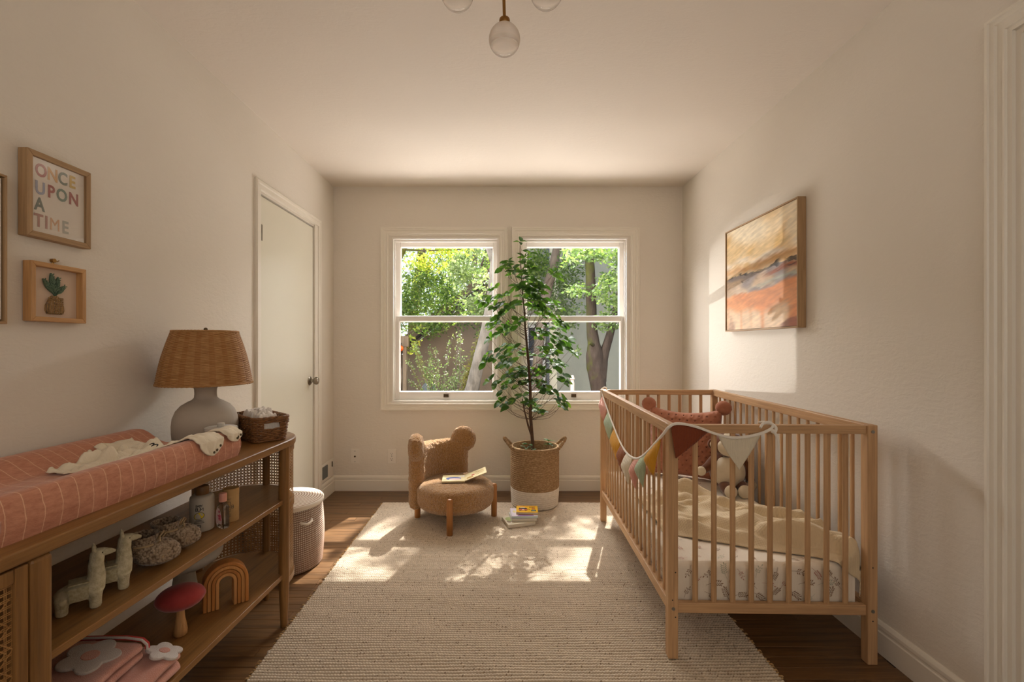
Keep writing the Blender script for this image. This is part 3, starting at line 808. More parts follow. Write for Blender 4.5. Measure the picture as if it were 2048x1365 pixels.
g = MB(); g.prism([(.004+.0042*cos(2*pi*k/14), .058+.0046*sin(2*pi*k/14)) for k in range(14)], .0147, .0150, lambda a, b, h: (a, -h, b)); g.build('drop_logo', dm, ol)
text('lettering', 'baby', .0085, dm, ol, (.003, -.0150, .044), (pi/2, 0, 0), bold=.0002); text('lettering', 'oil', .0085, dm, ol, (.004, -.0150, .035), (pi/2, 0, 0), bold=.0002)

tb = thing('bandage_tube', 'kraft paper bandage tube with a black cross outline, behind the oil bottle', 'box', (-.995, 1.697, ZS), radians(-20))
kraft = plain('kraft_paper', (196, 158, 104), .7, (184, 146, 92), 20)
MB().lathe([(0, 0), (.026, 0), (.0265, .001), (.0265, .094), (.0262, .095), (.0262, .0955), (.0268, .096), (.0268, .117), (.0258, .118), (.0250, .116), (0, .116)], 36).build('tube', kraft, tb, smooth=40)
cr_ = [(-.006, -.016), (.006, -.016), (.006, -.006), (.015, -.006), (.015, .006), (.006, .006), (.006, .018), (-.006, .018), (-.006, .006), (-.015, .006), (-.015, -.006), (-.006, -.006)]
dens = []
for i in range(12):
    a, b = Vector(cr_[i]), Vector(cr_[(i+1) % 12]); dens += [a.lerp(b, k/4) for k in range(4)]
A0 = -.95
g = MB(); g.tube([on_cyl(.0267, A0+p.x/.0267, .055+p.y) for p in dens], .0007, 5, closed=True); g.build('cross_logo', txt, tb)
for i, ch in enumerate('PATCH'):
    a = A0+(i-2)*.22; text('lettering', ch, .0095, txt, tb, on_cyl(.0268, a, .055), (pi/2, 0, a+pi/2), bold=.0002)
for z in (.030, .026, .022, .084):
    g = MB(); g.tube([on_cyl(.0267, A0-.3+.6*i/8, z) for i in range(9)], .0006, 5); g.build('fine_print', txt, tb)

# ------------------------------------------------------------------ bottom shelf
ZB = .2255
rb = thing('rainbow_stacker', 'wooden rainbow stacking toy of four nested arches, light and amber wood', 'toy', (-1.010, 1.690, ZB), atan2(.087, .113))
Rm = [.0715, .0590, .0465, .0340, .0220]; colr = [(196, 128, 62), (208, 146, 82), (190, 124, 60), (214, 154, 92)]
for k in range(4):
    ro, ri = Rm[k]-.0006, Rm[k+1]+.0006; hL = .088
    n = 22; P = [(ro*cos(a), hL+ro*sin(a)) for a in [pi*i/n for i in range(n+1)]] + [(-ro, 0), (-ri, 0)] + [(ri*cos(a), hL+ri*sin(a)) for a in [pi*i/n for i in range(n, -1, -1)]] + [(ri, 0), (ro, 0)]
    g = MB().prism(P, -.024+.0*k, .024-.0*k, lambda a, b, h: (a, h, b))
    c1 = colr[k]; g.build('arch', wood('arch_wood_%d' % k, tuple(int(x*.86) for x in c1), c1, axis=2, rough=.55), rb, bevel=.0022, smooth=30)

velv = NT('rose_velvet'); velv.set(rough=.85, sheen=.25, spec=.15); velv.color(velv.ramp(velv.noise(velv.coord(), 18, 4), [(.3, lin((150, 54, 54))), (.7, lin((172, 70, 66)))]))
def mushroom(name, label, loc, capr, caph, zc, stem, cm, sm, tilt):
    m = thing(name, label, 'toy', loc)
    MB().lathe(stem, 28).build('stem', sm, m, smooth=60)
    Mx = Matrix.Rotation(tilt, 3, 'X') @ Matrix.Rotation(tilt*.6, 3, 'Y')
    MB().ball((0, 0, zc), (capr, capr, caph), 48, 24, M=Mx, fn=lambda d: (1-.0*d.z) if d.z > 0 else 1-.10*abs(d.z)+.02*cos(20*atan2(d.y, d.x))*abs(d.z)).build('cap', cm, m, smooth=180)
mushroom('toy_mushroom', 'toy mushroom with rose velvet cap and turned wooden stem', (-1.050, 1.512, ZB), .070, .043, .122,
         [(0, 0), (.015, 0), (.019, .004), (.0195, .018), (.017, .035), (.013, .055), (.0115, .075), (.012, .10), (0, .102)], velv.mat, M['pine_z'], -.22)
gm = plain('pale_grey_felt', (196, 190, 178), .9, (184, 178, 166), 20, bump=.2, bs=200)
mushroom('toy_mushroom', 'large pale grey toy mushroom at the back of the bottom shelf', (-1.19, 1.735, ZB), .125, .062, .165,
         [(0, 0), (.042, 0), (.045, .006), (.040, .05), (.033, .10), (.036, .15), (0, .152)], gm, gm, .05)

terry = NT('blush_terry'); terry.set(rough=.95, sheen=.5, spec=.1); v = terry.coord()
terry.color(terry.ramp(terry.noise(v, 14, 4), [(.3, lin((206, 142, 122))), (.7, lin((222, 162, 142)))])); terry.bump(terry.noise(v, 420, 2, .7), .8, .004)
wterry = plain('white_terry', (218, 208, 200), .95, (206, 194, 186), 20, bump=.7, bs=420, bd=.004)
def folded(name, label, c, l, w, h, rz, seed, layers=2):
    T_ = thing(name, label, 'towel', c, rz, 'folded towels on the bottom shelf')
    lh = h/layers
    for k in range(layers):
        n = 40
        def fn(u, v, k=k):
            a = 2*pi*u; y = (v-.5)*l
            e = 1-.06*(abs(2*v-1)**6)
            cx, cz = cos(a), sin(a)
            x = w/2*math.copysign(abs(cx)**.45, cx)*e; z = lh/2*math.copysign(abs(cz)**.55, cz)*e
            z += .006*nz(x*9, y*9, seed+k)+.003*nz(x*24, y*24, seed); x += .010*nz(y*6, z*20, seed+k+3)
            yy = y+.008*nz(x*8, k, seed); 
            if v < .04 or v > .96: q = min(v, 1-v)/.04; x *= .75+.25*q; z *= .2+.8*q
            return (x, yy, lh*(k+.5)+z)
        MB().grid(fn, 40, 36).build('fold', terry.mat, T_, smooth=180)
    return T_
tw1 = folded('folded_towel', 'blush folded towel at the bottom of the towel stack, white flower on its fold', (-1.078, 1.175, ZB+.004), .39, .285, .062, CR, 2.0)
tw2 = folded('folded_towel', 'blush folded towel topmost of its stack, red and white trim and large white flower', (-1.105, 1.130, ZB+.072), .34, .235, .052, CR+.06, 8.0)
def flower(parent, c, r, nrm, rz, name='flower_applique', squash=1):
    Rm_ = Vector((0, 0, 1)).rotation_difference(Vector(nrm)).to_matrix()
    P = []
    for k in range(72):
        a = 2*pi*k/72; rr = r*(.70+.30*abs(cos(a*2.5)))
        P.append((rr*cos(a+rz), rr*sin(a+rz)*squash))
    g = MB().prism(P, -.003, .005, lambda a, b, h: tuple(Rm_ @ Vector((a, b, h-.10*(a*a+b*b)))+Vector(c)))
    o = g.build(name, wterry, parent, world=True, bevel=.003)
    g = MB().prism([(r*.30*cos(2*pi*k/20), r*.30*sin(2*pi*k/20)) for k in range(20)], 0, .0062, lambda a, b, h: tuple(Rm_ @ Vector((a, b, h))+Vector(c)))
    g.build('flower_centre', terry.mat, o, world=True, bevel=.002)
flower(tw2, (-1.080, 1.215, ZB+.128), .068, (.15, 0, 1), .3)
flower(tw1, (-.968, 1.326, ZB+.068), .048, (.30, .22, 1), .9)
tr = MB(); tr.tube([tuple(Matrix.Rotation(CR+.06, 3, 'Z') @ Vector((x, .168, z))+Vector((-1.105, 1.130, ZB+.072))) for x, z in ((-.11, .048), (-.06, .053), (0, .054), (.06, .053), (.100, .047), (.112, .036), (.113, .024))], .006, 10)
tag(tr.build('trim_band', plain('red_piping', (196, 62, 56), .8), tw2, world=True, smooth=60), 'red piping along the hood edge')
tr = MB(); tr.tube([tuple(Matrix.Rotation(CR+.06, 3, 'Z') @ Vector((x, .162, z))+Vector((-1.105, 1.130, ZB+.072))) for x, z in ((-.11, .052), (-.06, .057), (0, .058), (.06, .057), (.102, .050), (.116, .037), (.117, .024))], .0032, 8)
tag(tr.build('trim_band', wterry, tw2, world=True, smooth=60), 'thin white band beside the red piping')

# ------------------------------------------------------------------ laundry basket
LB = thing('laundry_basket', 'round woven grey and white rope laundry basket with lid, by the closet door', 'basket', (-1.166, 2.490, 0))
t = NT('rope_weave'); t.set(rough=.9, spec=.1)
uvn = t.node('ShaderNodeUVMap'); sp = t.node('ShaderNodeSeparateXYZ'); t.link(uvn.outputs[0], sp.inputs[0])
NW, NC = 30, 120
su = t.math('SINE', t.math('MULTIPLY', sp.outputs[0], 2*pi*NC)); svv = t.math('SINE', t.math('MULTIPLY', sp.outputs[1], 2*pi*NW))
msk = t.math('MAXIMUM', t.math('GREATER_THAN', su, .15), t.math('LESS_THAN', svv, -.35))
t.color(t.mix(msk, lin((226, 214, 200)), lin((150, 122, 104)))); rope2 = t.mat
prof = [(.0, .002), (.176, .002)] + [(.181+.010*sin(pi*k/(NW*6)), .006+.318*k/(NW*6)) for k in range(NW*6+1)]
def wv2(a, j, r, z):
    k = j-2
    return 0 if k < 0 else .0026*sin(2*pi*k/6)+.0014*sin(a*NC)
MB().lathe(prof, 360, rad=wv2).build('body', rope2, LB, smooth=180)
lp_ = [(.186, .322), (.191, .330), (.191, .343), (.186, .349)]
NL = 14
for k in range(NL*5+1):
    q = k/(NL*5); lp_.append((.186*(1-q), .349+.016*sin(pi/2*q)+.0024*abs(sin(pi*k/5))))
t = NT('lid_coil'); t.set(rough=.9, spec=.1); uvn = t.node('ShaderNodeUVMap'); sp = t.node('ShaderNodeSeparateXYZ'); t.link(uvn.outputs[0], sp.inputs[0])
s2 = t.math('FRACT', t.math('MULTIPLY', sp.outputs[1], NL*1.05)); t.color(t.mix(t.math('GREATER_THAN', s2, .58), lin((222, 210, 194)), lin((158, 130, 110))))
MB().lathe(lp_, 120).build('lid', t.mat, LB, smooth=180)
g = MB(); a0 = -.62
g.tube([(cos(a0+d)*(.193+b), sin(a0+d)*(.193+b), .268+z) for d, b, z in ((-.16, 0, 0), (-.13, .010, -.006), (0, .016, -.012), (.13, .010, -.006), (.16, 0, 0))], .006, 8)
g.build('handle', plain('rope_cream', (224, 212, 196), .9), LB, smooth=60)
# ------------------------------------------------------------------ pictures on the left wall
paper = plain('warm_white_paper', (228, 218, 206), .8)
mpW = lambda y, z, h: (XL+h, y, z)
def wall_frame(name, label, cat, y0, y1, z0, z1, dep, bw, woods, inset=.006, lip=None):
    r = thing(name, label, cat, (XL, (y0+y1)/2, (z0+z1)/2))
    wy, wz = woods
    for (poly, m) in (([(y0, z0), (y1, z0), (y1-bw, z0+bw), (y0+bw, z0+bw)], wy), ([(y0, z1), (y0+bw, z1-bw), (y1-bw, z1-bw), (y1, z1)], wy),
                      ([(y0, z0), (y0+bw, z0+bw), (y0+bw, z1-bw), (y0, z1)], wz), ([(y1, z0), (y1, z1), (y1-bw, z1-bw), (y1-bw, z0+bw)], wz)):
        g = MB().prism(poly, .001, dep, lambda a, b, h: (XL+h, a, b)); g.build('frame_side', m, r, world=True, bevel=.0012, seg=1)
    return r
fa = wall_frame('framed_print', 'oak box frame with colourful ONCE UPON A TIME lettering, highest on the left wall', 'picture', 1.305, 1.507, 1.479, 1.726, .029, .0165, (M['ash_y'], M['ash_z']))
MB().bx(XL+.010, XL+.020, 1.320, 1.492, 1.494, 1.711).build('print_sheet', paper, fa, world=True)
MB().bx(XL+.0245, XL+.0262, 1.3215, 1.4905, 1.4955, 1.7095).build('glass', clear('frame_glass', gloss=.16), fa, world=True)
cols = {'r': (176, 112, 106), 'o': (206, 160, 108), 'g': (124, 132, 122), 'y': (206, 174, 104), 'b': (160, 164, 184), 'm': (164, 96, 92), 's': (122, 140, 128), 't': (176, 132, 122), 'q': (212, 168, 132), 'e': (170, 168, 158)}
ink = {k: plain('ink_'+{'r': 'rose', 'o': 'ochre', 'g': 'sage', 'y': 'mustard', 'b': 'blue', 'm': 'plum', 's': 'green', 't': 'clay', 'q': 'peach', 'e': 'grey'}[k], c, .8) for k, c in cols.items()}
lines = [('ONCE', 'rogy', 1.675, [1.352, 1.3865, 1.4187, 1.4495]), ('UPON', 'bmsm', 1.623, [1.3493, 1.382, 1.4155, 1.4546]), ('A', 'g', 1.5757, [1.3474]), ('TIME', 'ttqe', 1.528, [1.3447, 1.3675, 1.3934, 1.4265])]
for word, cc, z, ys in lines:
    for ch, k, yy in zip(word, cc, ys):
        text('letter', ch, .052, ink[k], fa, (.0208, yy-1.406, z-1.6025), (pi/2, 0, pi/2), ext=.0002, bold=.0014, sx=.84)
fb = wall_frame('framed_crochet', 'small pine shadow box holding a crocheted pot plant, below the lettered frame', 'picture', 1.318, 1.492, 1.238, 1.411, .027, .0135, (M['pine_y'], M['pine_z']))
MB().bx(XL+.002, XL+.006, 1.330, 1.480, 1.250, 1.399).build('backing_card', plain('blush_card', (214, 190, 168), .85), fb, world=True)
bask = fabric('jute_crochet', (186, 148, 96), (160, 122, 74), 900, bump=1.0, bd=.003)
P = [(1.382, 1.262), (1.428, 1.262), (1.434, 1.272), (1.432, 1.288), (1.420, 1.308), (1.414, 1.318), (1.396, 1.318), (1.388, 1.308), (1.377, 1.288), (1.376, 1.272)]
g = MB(); 
for k, (s, h) in enumerate([(1, .008), (.94, .013), (.8, .016)]):
    cy = sum(p[0] for p in P)/len(P); cz = sum(p[1] for p in P)/len(P)
    g.prism([(cy+(a-cy)*s, cz+(b-cz)*s) for a, b in P], .006, h, mpW)
for k in range(9): g.tube([(XL+.013+.003*sin(pi*i/8), 1.383+.044*i/8, 1.266+k*.0055) for i in range(9)], .0024, 5)
tag(g.build('crochet_pot', bask, fb, world=True, smooth=60), 'tan crocheted pot')
lf = foliage('felt_green', [(92, 112, 92), (112, 132, 108), (80, 100, 84)], trans=0, rough=.9)
for (ty, tz, w) in ((1.368, 1.365, .013), (1.392, 1.385, .015), (1.415, 1.376, .014), (1.436, 1.352, .012)):
    b0 = Vector((1.405, 1.316)); tp = Vector((ty, tz)); d = tp-b0; n_ = Vector((-d.y, d.x)).normalized()
    g = MB(); pts = []
    for k in range(13):
        q = k/12; pts.append(b0+d*q+n_*w*.55*sin(pi*max(0, q-.18)/.82))
    for k in range(12, -1, -1):
        q = k/12; pts.append(b0+d*q-n_*w*.55*sin(pi*max(0, q-.18)/.82)*(1 if q > .18 else .0)-n_*.0006)
    g.prism([tuple(p) for p in pts], .007, .012, mpW)
    for k in range(6):
        q = .28+.12*k; c_ = b0+d*q; e_ = c_+d.normalized()*.006
        for s_ in (-1, 1): g.tube([(XL+.0125, *c_), (XL+.0135, *(e_+n_*s_*w*.38))], .0015, 5)
    tag(g.build('felt_leaf', lf, fb, world=True, smooth=60))
hk = thing('picture_hook', 'small brass picture hook on the wall just above the crochet frame', 'hook', (XL, 1.406, 1.425))
g = MB(); g.cyl((XL, 1.404, 1.424), (XL+.010, 1.404, 1.424), .0058, .0062, n=16); g.tube([(XL+.004, 1.408, 1.424), (XL+.010, 1.412, 1.4225), (XL+.012, 1.416, 1.426)], .0014, 6); g.tube([(XL+.002, 1.405, 1.420), (XL+.004, 1.406, 1.413)], .0026, 6)
g.build('hook', M['brass'], hk, world=True, smooth=40)
fc = wall_frame('framed_artwork', 'tall thin-framed white print with faint arches at the left edge', 'picture', .84, 1.256, 1.226, 1.627, .026, .0065, (M['ash_y'], M['ash_z']))
MB().bx(XL+.004, XL+.0205, .853, 1.2445, 1.238, 1.615).build('canvas', plain('canvas_white', (224, 216, 206), .85), fc, world=True)
pl2 = plain('pencil_line', (150, 142, 134), .9)
for k in range(3):
    R = .165-.018*k; g = MB(); cyy, czz = 1.055, 1.41
    g.tube([(XL+.0208, cyy+R, 1.24)] + [(XL+.0208, cyy+R*cos(a), czz+R*sin(a)) for a in [pi*i/24 for i in range(25)]] + [(XL+.0208, cyy-R, 1.24)], .0007, 4)
    g.build('arch_line', pl2, fc, world=True)

# ------------------------------------------------------------------ abstract landscape painting, right wall
pt = thing('painting', 'large abstract desert landscape painting in a slim oak frame on the right wall', 'painting', (XR, 2.568, 1.563))
py0, py1, pz0, pz1, pd, pw = 2.207, 2.929, 1.252, 1.876, .042, .007
for (a, b, c, d, m) in ((py0, py1, pz0, pz0+pw, 'ash_y'), (py0, py1, pz1-pw, pz1, 'ash_y'), (py0, py0+pw, pz0+pw, pz1-pw, 'ash_z'), (py1-pw, py1, pz0+pw, pz1-pw, 'ash_z')):
    MB().bx(XR-pd, XR-.001, a, b, c, d).build('frame_side', M[m], pt, world=True, bevel=.001, seg=1)
MB().bx(XR-.030, XR-.003, py0+pw, py1-pw, pz0+pw, pz1-pw).build('backing', M['dark'], pt, world=True)
def hexc(c): return np.array(lin(c)[:3])
def paint(s, q0):                       # s: 0 at the window side .. 1 at the door side; q: 0 bottom .. 1 top
    sk = nz((s+.5*q0)*7, (q0-.28*s)*46, 3.7); sk2 = nz((s+.3*q0)*15, (q0-.2*s)*80, 8.1); q = q0+.016*sk+.006*sk2
    sky = hexc((222, 190, 140)); pale = hexc((236, 218, 188)); gold = hexc((214, 170, 98)); white = hexc((238, 228, 216))
    n1 = nz(s*2.2-q*1.2, q*3.4+s*1.6, 1.7); n2 = nz(s*6-q*2, q*11+s*3, 4.2); n3 = nz(s*16, q*34+s*6, 7.9)
    c = sky*(1-smooth01(.5+n1*1.3)) + pale*smooth01(.5+n1*1.3)
    k = smooth01((nz(s*3+q*2, q*5-s*3, 9.3)-.08)*3); c = c*(1-k*.7)+gold*k*.7
    # white clouds low in the sky, rising to the right
    hz = .515+.025*s+.010*sin(s*9)       # dark horizon line
    cl = smooth01(1-abs(q-(hz+.135-.02*s+.05*n1))/(.050+.03*n2+.02*s))*smooth01(.55+1.5*nz(s*4, q*6, 2.2)); c = c*(1-cl*.85)+white*cl*.85
    # ochre band just above the horizon
    k = smooth01(1-abs(q-(hz+.055+.03*n2))/.06); c = c*(1-k*.8)+hexc((196, 142, 86))*k*.8
    if q < hz+.012*n2:
        d = hz-q
        c = hexc((196, 168, 140))+ .10*n2
        g = smooth01(.5+2.2*nz(s*3.5+1, q*14, 5.5)); c = c*(1-g)+hexc((146, 132, 126))*g
        k = smooth01(1-abs(d-.055-.02*n2)/.04)*smooth01((s-.5)*4); c = c*(1-k)+hexc((150, 86, 58))*k
        k = smooth01(1-abs(d-.15+.03*s)/.03)*smooth01((s-.3)*3); c = c*(1-k*.8)+hexc((172, 170, 154))*k*.8
        if d > .165+.03*n1-.02*s:
            m = smooth01((d-.165-.03*n1+.02*s)/.03); o = hexc((204, 128, 76))*(1-.25*(n2+.3))+hexc((224, 160, 104))*.15
            k = smooth01(.4+2*nz(s*5, q*5, 3.3)); o = o*(1-k*.45)+hexc((218, 156, 104))*k*.45
            c = c*(1-m)+o*m
    # pale foreground washes and rust corner
    f = smooth01((.20+.08*nz(s*3, 1, 8)-q+.16*max(0, .5-s))/.10)*smooth01(1.1-s*.6+1.1*nz(s*13, q*2.0, 6.6)); c = c*(1-f*.85)+hexc((232, 206, 172))*f*.85
    f = smooth01((.14-q+.10*nz(s*9, 2, 3))/.10)*smooth01((.40-s+.1*n2)/.25)*smooth01(.6+1.6*nz(s*10, q*5, 1.5))*.8; c = c*(1-f*.7)+hexc((140, 98, 82))*f*.7
    f = smooth01((.075-q+.22*(s-.88)+.05*n2)/.05)*smooth01((s-.70+.1*n2)/.1); c = c*(1-f*.8)+hexc((142, 78, 56))*f*.8
    # near-black dashes along the horizon
    w = .010+.011*smooth01(.5+2*nz(s*7, 3, 1.1))+.012*smooth01((s-.5)*2)
    k = smooth01((w-abs(q-hz-.006*n3))/.007)*smooth01(.62+1.8*nz(s*9, 7, 2)); c = c*(1-k*.92)+hexc((54, 44, 42))*k*.92
    k = smooth01((.007-abs(q-hz+.075-.03*s-.006*n3))/.006)*smooth01(.35+2.5*nz(s*8, 1, 6)); c = c*(1-k*.85)+hexc((58, 46, 44))*k*.85
    return np.clip(c*(1+.10*n3+.20*sk+.12*sk2), 0, 1)
NU, NV = 300, 260; g = MB()
ya, yb, za, zb = py0+pw+.002, py1-pw-.002, pz0+pw+.002, pz1-pw-.002
g.grid(lambda u, v: (XR-.036, yb+(ya-yb)*u, za+(zb-za)*v), NU, NV)
vcol = [np.append(paint(i/NU, j/NV), 1) for j in range(NV+1) for i in range(NU+1)]
t = NT('oil_paint'); t.set(rough=.55, spec=.3); at = t.node('ShaderNodeAttribute', attribute_name='paint'); t.link(at.outputs['Color'], t.b.inputs['Base Color'])
t.bump(t.noise(t.coord('Object', (1, 14, 40)), 4, 4, .6), .25, .002)
cv = g.build('canvas', t.mat, pt, world=True)
ca = cv.data.color_attributes.new('paint', 'FLOAT_COLOR', 'POINT'); ca.data.foreach_set('color', np.array(vcol, dtype=np.float32).ravel())
# canvas sides
MB().bx(XR-.0358, XR-.030, ya, yb, za, zb).build('canvas_edge', plain('canvas_edge', (176, 140, 104), .8), pt, world=True)

# ------------------------------------------------------------------ ceiling light
cl_ = thing('ceiling_light', 'brass ceiling light with three clear and frosted glass globes', 'ceiling light', (0, 1.58, H))
g = MB(); g.lathe([(0, 0), (.06, 0), (.06, -.014), (.05, -.02), (0, -.02)], 40); g.cyl((0, 0, -.018), (0, 0, -.05), .010, n=16); g.ball((0, 0, -.055), .017, 16, 10); g.build('canopy', M['brass'], cl_, smooth=40)
t = NT('globe_glass'); n = t.n; n.remove(t.b)
tr = t.node('ShaderNodeBsdfTransparent'); gl_ = t.node('ShaderNodeBsdfGlossy'); gl_.inputs['Roughness'].default_value = .02
fr_ = t.node('ShaderNodeLayerWeight'); fr_.inputs[0].default_value = .10
mx = t.node('ShaderNodeMixShader'); t.link(fr_.outputs['Fresnel'], mx.inputs[0]); t.link(tr.outputs[0], mx.inputs[1]); t.link(gl_.outputs[0], mx.inputs[2])
tlx = t.node('ShaderNodeBsdfTranslucent'); tlx.inputs[0].default_value = lin((232, 222, 210)); dfx = t.node('ShaderNodeBsdfDiffuse'); dfx.inputs[0].default_value = lin((226, 214, 202))
m2 = t.node('ShaderNodeMixShader'); m2.inputs[0].default_value = .5; t.link(dfx.outputs[0], m2.inputs[1]); t.link(tlx.outputs[0], m2.inputs[2])
tc = t.node('ShaderNodeTexCoord'); sx = t.node('ShaderNodeSeparateXYZ'); t.link(tc.outputs['Object'], sx.inputs[0])
mr = t.node('ShaderNodeMapRange'); mr.inputs['From Min'].default_value = -.036; mr.inputs['From Max'].default_value = -.008; mr.inputs['To Min'].default_value = .0; mr.inputs['To Max'].default_value = .72; t.link(sx.outputs['Z'], mr.inputs['Value'])
m3 = t.node('ShaderNodeMixShader'); t.link(mr.outputs[0], m3.inputs[0]); t.link(mx.outputs[0], m3.inputs[1]); t.link(m2.outputs[0], m3.inputs[2]); t.link(m3.outputs[0], t.out.inputs[0]); globe_m = t.mat
for i, (a, b) in enumerate([((0, .0, -.055), (.0035, .02, -.152)), ((0, 0, -.055), (-.152, -.05, -.045)), ((0, 0, -.055), (.142, -.05, -.040))]):
    a, b = Vector(a), Vector(b)
    cup = b if i else b; g = MB(); g.cyl(a, b, .0055, n=12); g.lathe([(0, .004), (.017, .004), (.0185, .001), (.0185, -.014), (.016, -.017), (0, -.017)], 24, tuple(b)); arm = g.build('arm', M['brass'], cl_, smooth=40)
    gb = MB().ball((0, 0, 0), .054, 40, 24).build('globe', globe_m, cl_, loc=(b.x, b.y, b.z-.0675), smooth=180)
    bl_ = MB().ball((0, 0, 0), (.011, .011, .016), 14, 10).build('bulb', globe_m, cl_, loc=(b.x, b.y, b.z-.040), smooth=180)

# ------------------------------------------------------------------ rug: rows of knotted loops
RX0, RX1, RYa, RYb = -.890, .970, .68, 3.425
rug = None
def make_rug():
    pitch = .0148; rows = int((RYb-RYa)/pitch); bead = .0112; nb_ = int((RX1-RX0)/bead); per = 3; ncol = nb_*per+1
    prof = np.array([0, .72, 1.0, .72]); rngr = np.random.default_rng(5)
    nr = rows*4+1
    X = np.linspace(RX0, RX1, ncol)[None, :].repeat(nr, 0); Y = np.linspace(RYa, RYb, nr)[:, None].repeat(ncol, 1)
    ri = np.minimum(np.arange(nr)//4, rows-1); ph = rngr.uniform(0, 6.28, rows)[ri][:, None]
    amp = prof[np.arange(nr) % 4][:, None]
    sh_ = np.sin(X/bead*2*pi+ph+np.sin(X*9+ph)*1.2)
    knots = rngr.normal(0, 1, (rows, nb_+1)); kx = np.minimum((np.arange(ncol)//per), nb_); kn = knots[ri][:, kx]
    Z = .0035+.0068*amp*(1+.24*sh_+.10*np.clip(kn, -1.5, 1.5))
    wave = .0022*np.sin(X*5.1+ri[:, None]*.21)+.0016*np.sin(X*13+ri[:, None]*.7); Y = Y+wave
    ends = rngr.normal(0, .0035, (rows, 2)); e0 = ends[ri, 0]; e1 = ends[ri, 1]
    X[:, 0] += e0; X[:, -1] += e1; Z[:, 0] = .002; Z[:, -1] = .002
    Yc = Y.copy()
    vs = np.stack([X-0.0, Yc, Z], -1).reshape(-1, 3)
    idx = np.arange(nr*ncol).reshape(nr, ncol)
    q = np.stack([idx[:-1, :-1], idx[:-1, 1:], idx[1:, 1:], idx[1:, :-1]], -1).reshape(-1, 4)
    # closed underside and skirt
    me = bpy.data.meshes.new('area_rug'); me.vertices.add(len(vs)); me.vertices.foreach_set('co', vs.ravel())
    me.loops.add(q.size); me.loops.foreach_set('vertex_index', q.ravel()); me.polygons.add(len(q))
    me.polygons.foreach_set('loop_start', np.arange(0, q.size, 4)); me.polygons.foreach_set('loop_total', np.full(len(q), 4)); me.update()
    me.polygons.foreach_set('use_smooth', [True]*len(q)); me.validate()
    cream_, tan_, brown = np.array(lin((224, 208, 186))[:3]), np.array(lin((140, 112, 78))[:3]), np.array(lin((92, 62, 36))[:3])
    low = np.clip(1-amp, 0, 1); base_ = cream_*(1+.05*np.clip(kn, -2, 2))[..., None]
    c = base_*(1-.85*low[..., None])+tan_*.85*low[..., None]
    spk = (rngr.random((nr, ncol)) < .022) & (amp < .9)
    c[spk] = c[spk]*.25+brown*.75
    c = np.concatenate([np.clip(c, 0, 1), np.ones(c.shape[:2]+(1,))], -1)
    ca = me.color_attributes.new('yarn', 'FLOAT_COLOR', 'POINT'); ca.data.foreach_set('color', c.astype(np.float32).ravel())
    t = NT('rug_yarn'); t.set(rough=.95, sheen=.2, spec=.1); at = t.node('ShaderNodeAttribute', attribute_name='yarn')
    t.link(t.mix(.25, at.outputs['Color'], t.ramp(t.noise(t.coord(), 380, 2, .6), [(.3, (.6, .56, .5, 1)), (.7, (1.1, 1.1, 1.1, 1))]), 'MULTIPLY'), t.b.inputs['Base Color'])
    t.bump(t.noise(t.coord(), 500, 2, .7), .4, .002)
    me.materials.append(t.mat)
    r = thing('area_rug', 'large cream knotted wool rug with brown flecks covering the floor', 'rug', (0, 2.05, 0))
    o = bpy.data.objects.new('pile', me); COL.objects.link(o); o.parent = r; o.location = (0, -2.05, 0); o['kind'] = 'stuff'
    MB().bx(RX0+.004, RX1-.004, RYa+.002, RYb-.002, .0003, .0042).build('backing', plain('rug_backing', (150, 120, 82), .9), r, world=True)
    f = MB()
    for k in range(rows):
        yy = RYa+(k+.5)*pitch
        for xe, s in ((RX0, -1), (RX1, 1)):
            if random.random() < .55:
                L = random.uniform(.004, .013); f.tube([(xe-s*.004, yy, .005), (xe+s*L*.6, yy+random.uniform(-.003, .003), .006), (xe+s*L, yy+random.uniform(-.004, .004), .0035)], [.0042, .0036, .0018], 5)
    o = f.build('edge_tufts', plain('tuft_jute', (206, 178, 132), .95, (160, 118, 66), 40), r, world=True); o['kind'] = 'stuff'
    return r
rug = make_rug(); RT = .0105

# ------------------------------------------------------------------ bear chair
BC = thing('bear_chair', 'brown boucle toddler chair with bear-ear backrest and wooden peg legs', 'chair', (-.318, 3.085, RT))
bo = NT('boucle'); bo.set(rough=.95, sheen=.5, spec=.1); v = bo.coord()
vo = bo.node('ShaderNodeTexVoronoi'); vo.inputs['Scale'].default_value = 110; bo.link(v, vo.inputs['Vector'])
n_a = bo.noise(v, 150, 3, .7, 1.5)
bo.color(bo.mix(bo.ramp(n_a, [(.35, (0, 0, 0, 1)), (.65, (1, 1, 1, 1))]), lin((142, 100, 56)), lin((204, 158, 104))))
bo.bump(bo.math('ADD', n_a, bo.math('SUBTRACT', 1.0, vo.outputs['Distance'])), .9, .008)
pegw = wood('peg_wood', (150, 96, 46), (188, 128, 70), (170, 110, 56), axis=2, rough=.4)
def nubs(o, s=.0062, sc=62):
    me = o.data; 
    for vt, nn in zip(me.vertices, [n.vector.copy() for n in me.vertex_normals]):
        p = vt.co; k = noise.noise(p*sc)*.6+noise.noise(p*sc*2.1)*.4; vt.co = p+nn*(s*k)
R0 = .252; g = MB(); pr = [(0, .100), (.18, .100)]
for k in range(13): a = -pi/2+pi*k/12; pr.append((R0-.050+.050*cos(a), .150+.050*sin(a) if k < 6 else .205+.050*sin(a)))
pr += [(.15, .258), (.10, .260), (.05, .261), (0, .261)]
dense = []
for i in range(len(pr)-1):
    a, b = Vector(pr[i]), Vector(pr[i+1]); m = max(1, int((b-a).length/.007)); dense += [tuple(a.lerp(b, k/m)) for k in range(m)]
dense.append(pr[-1])
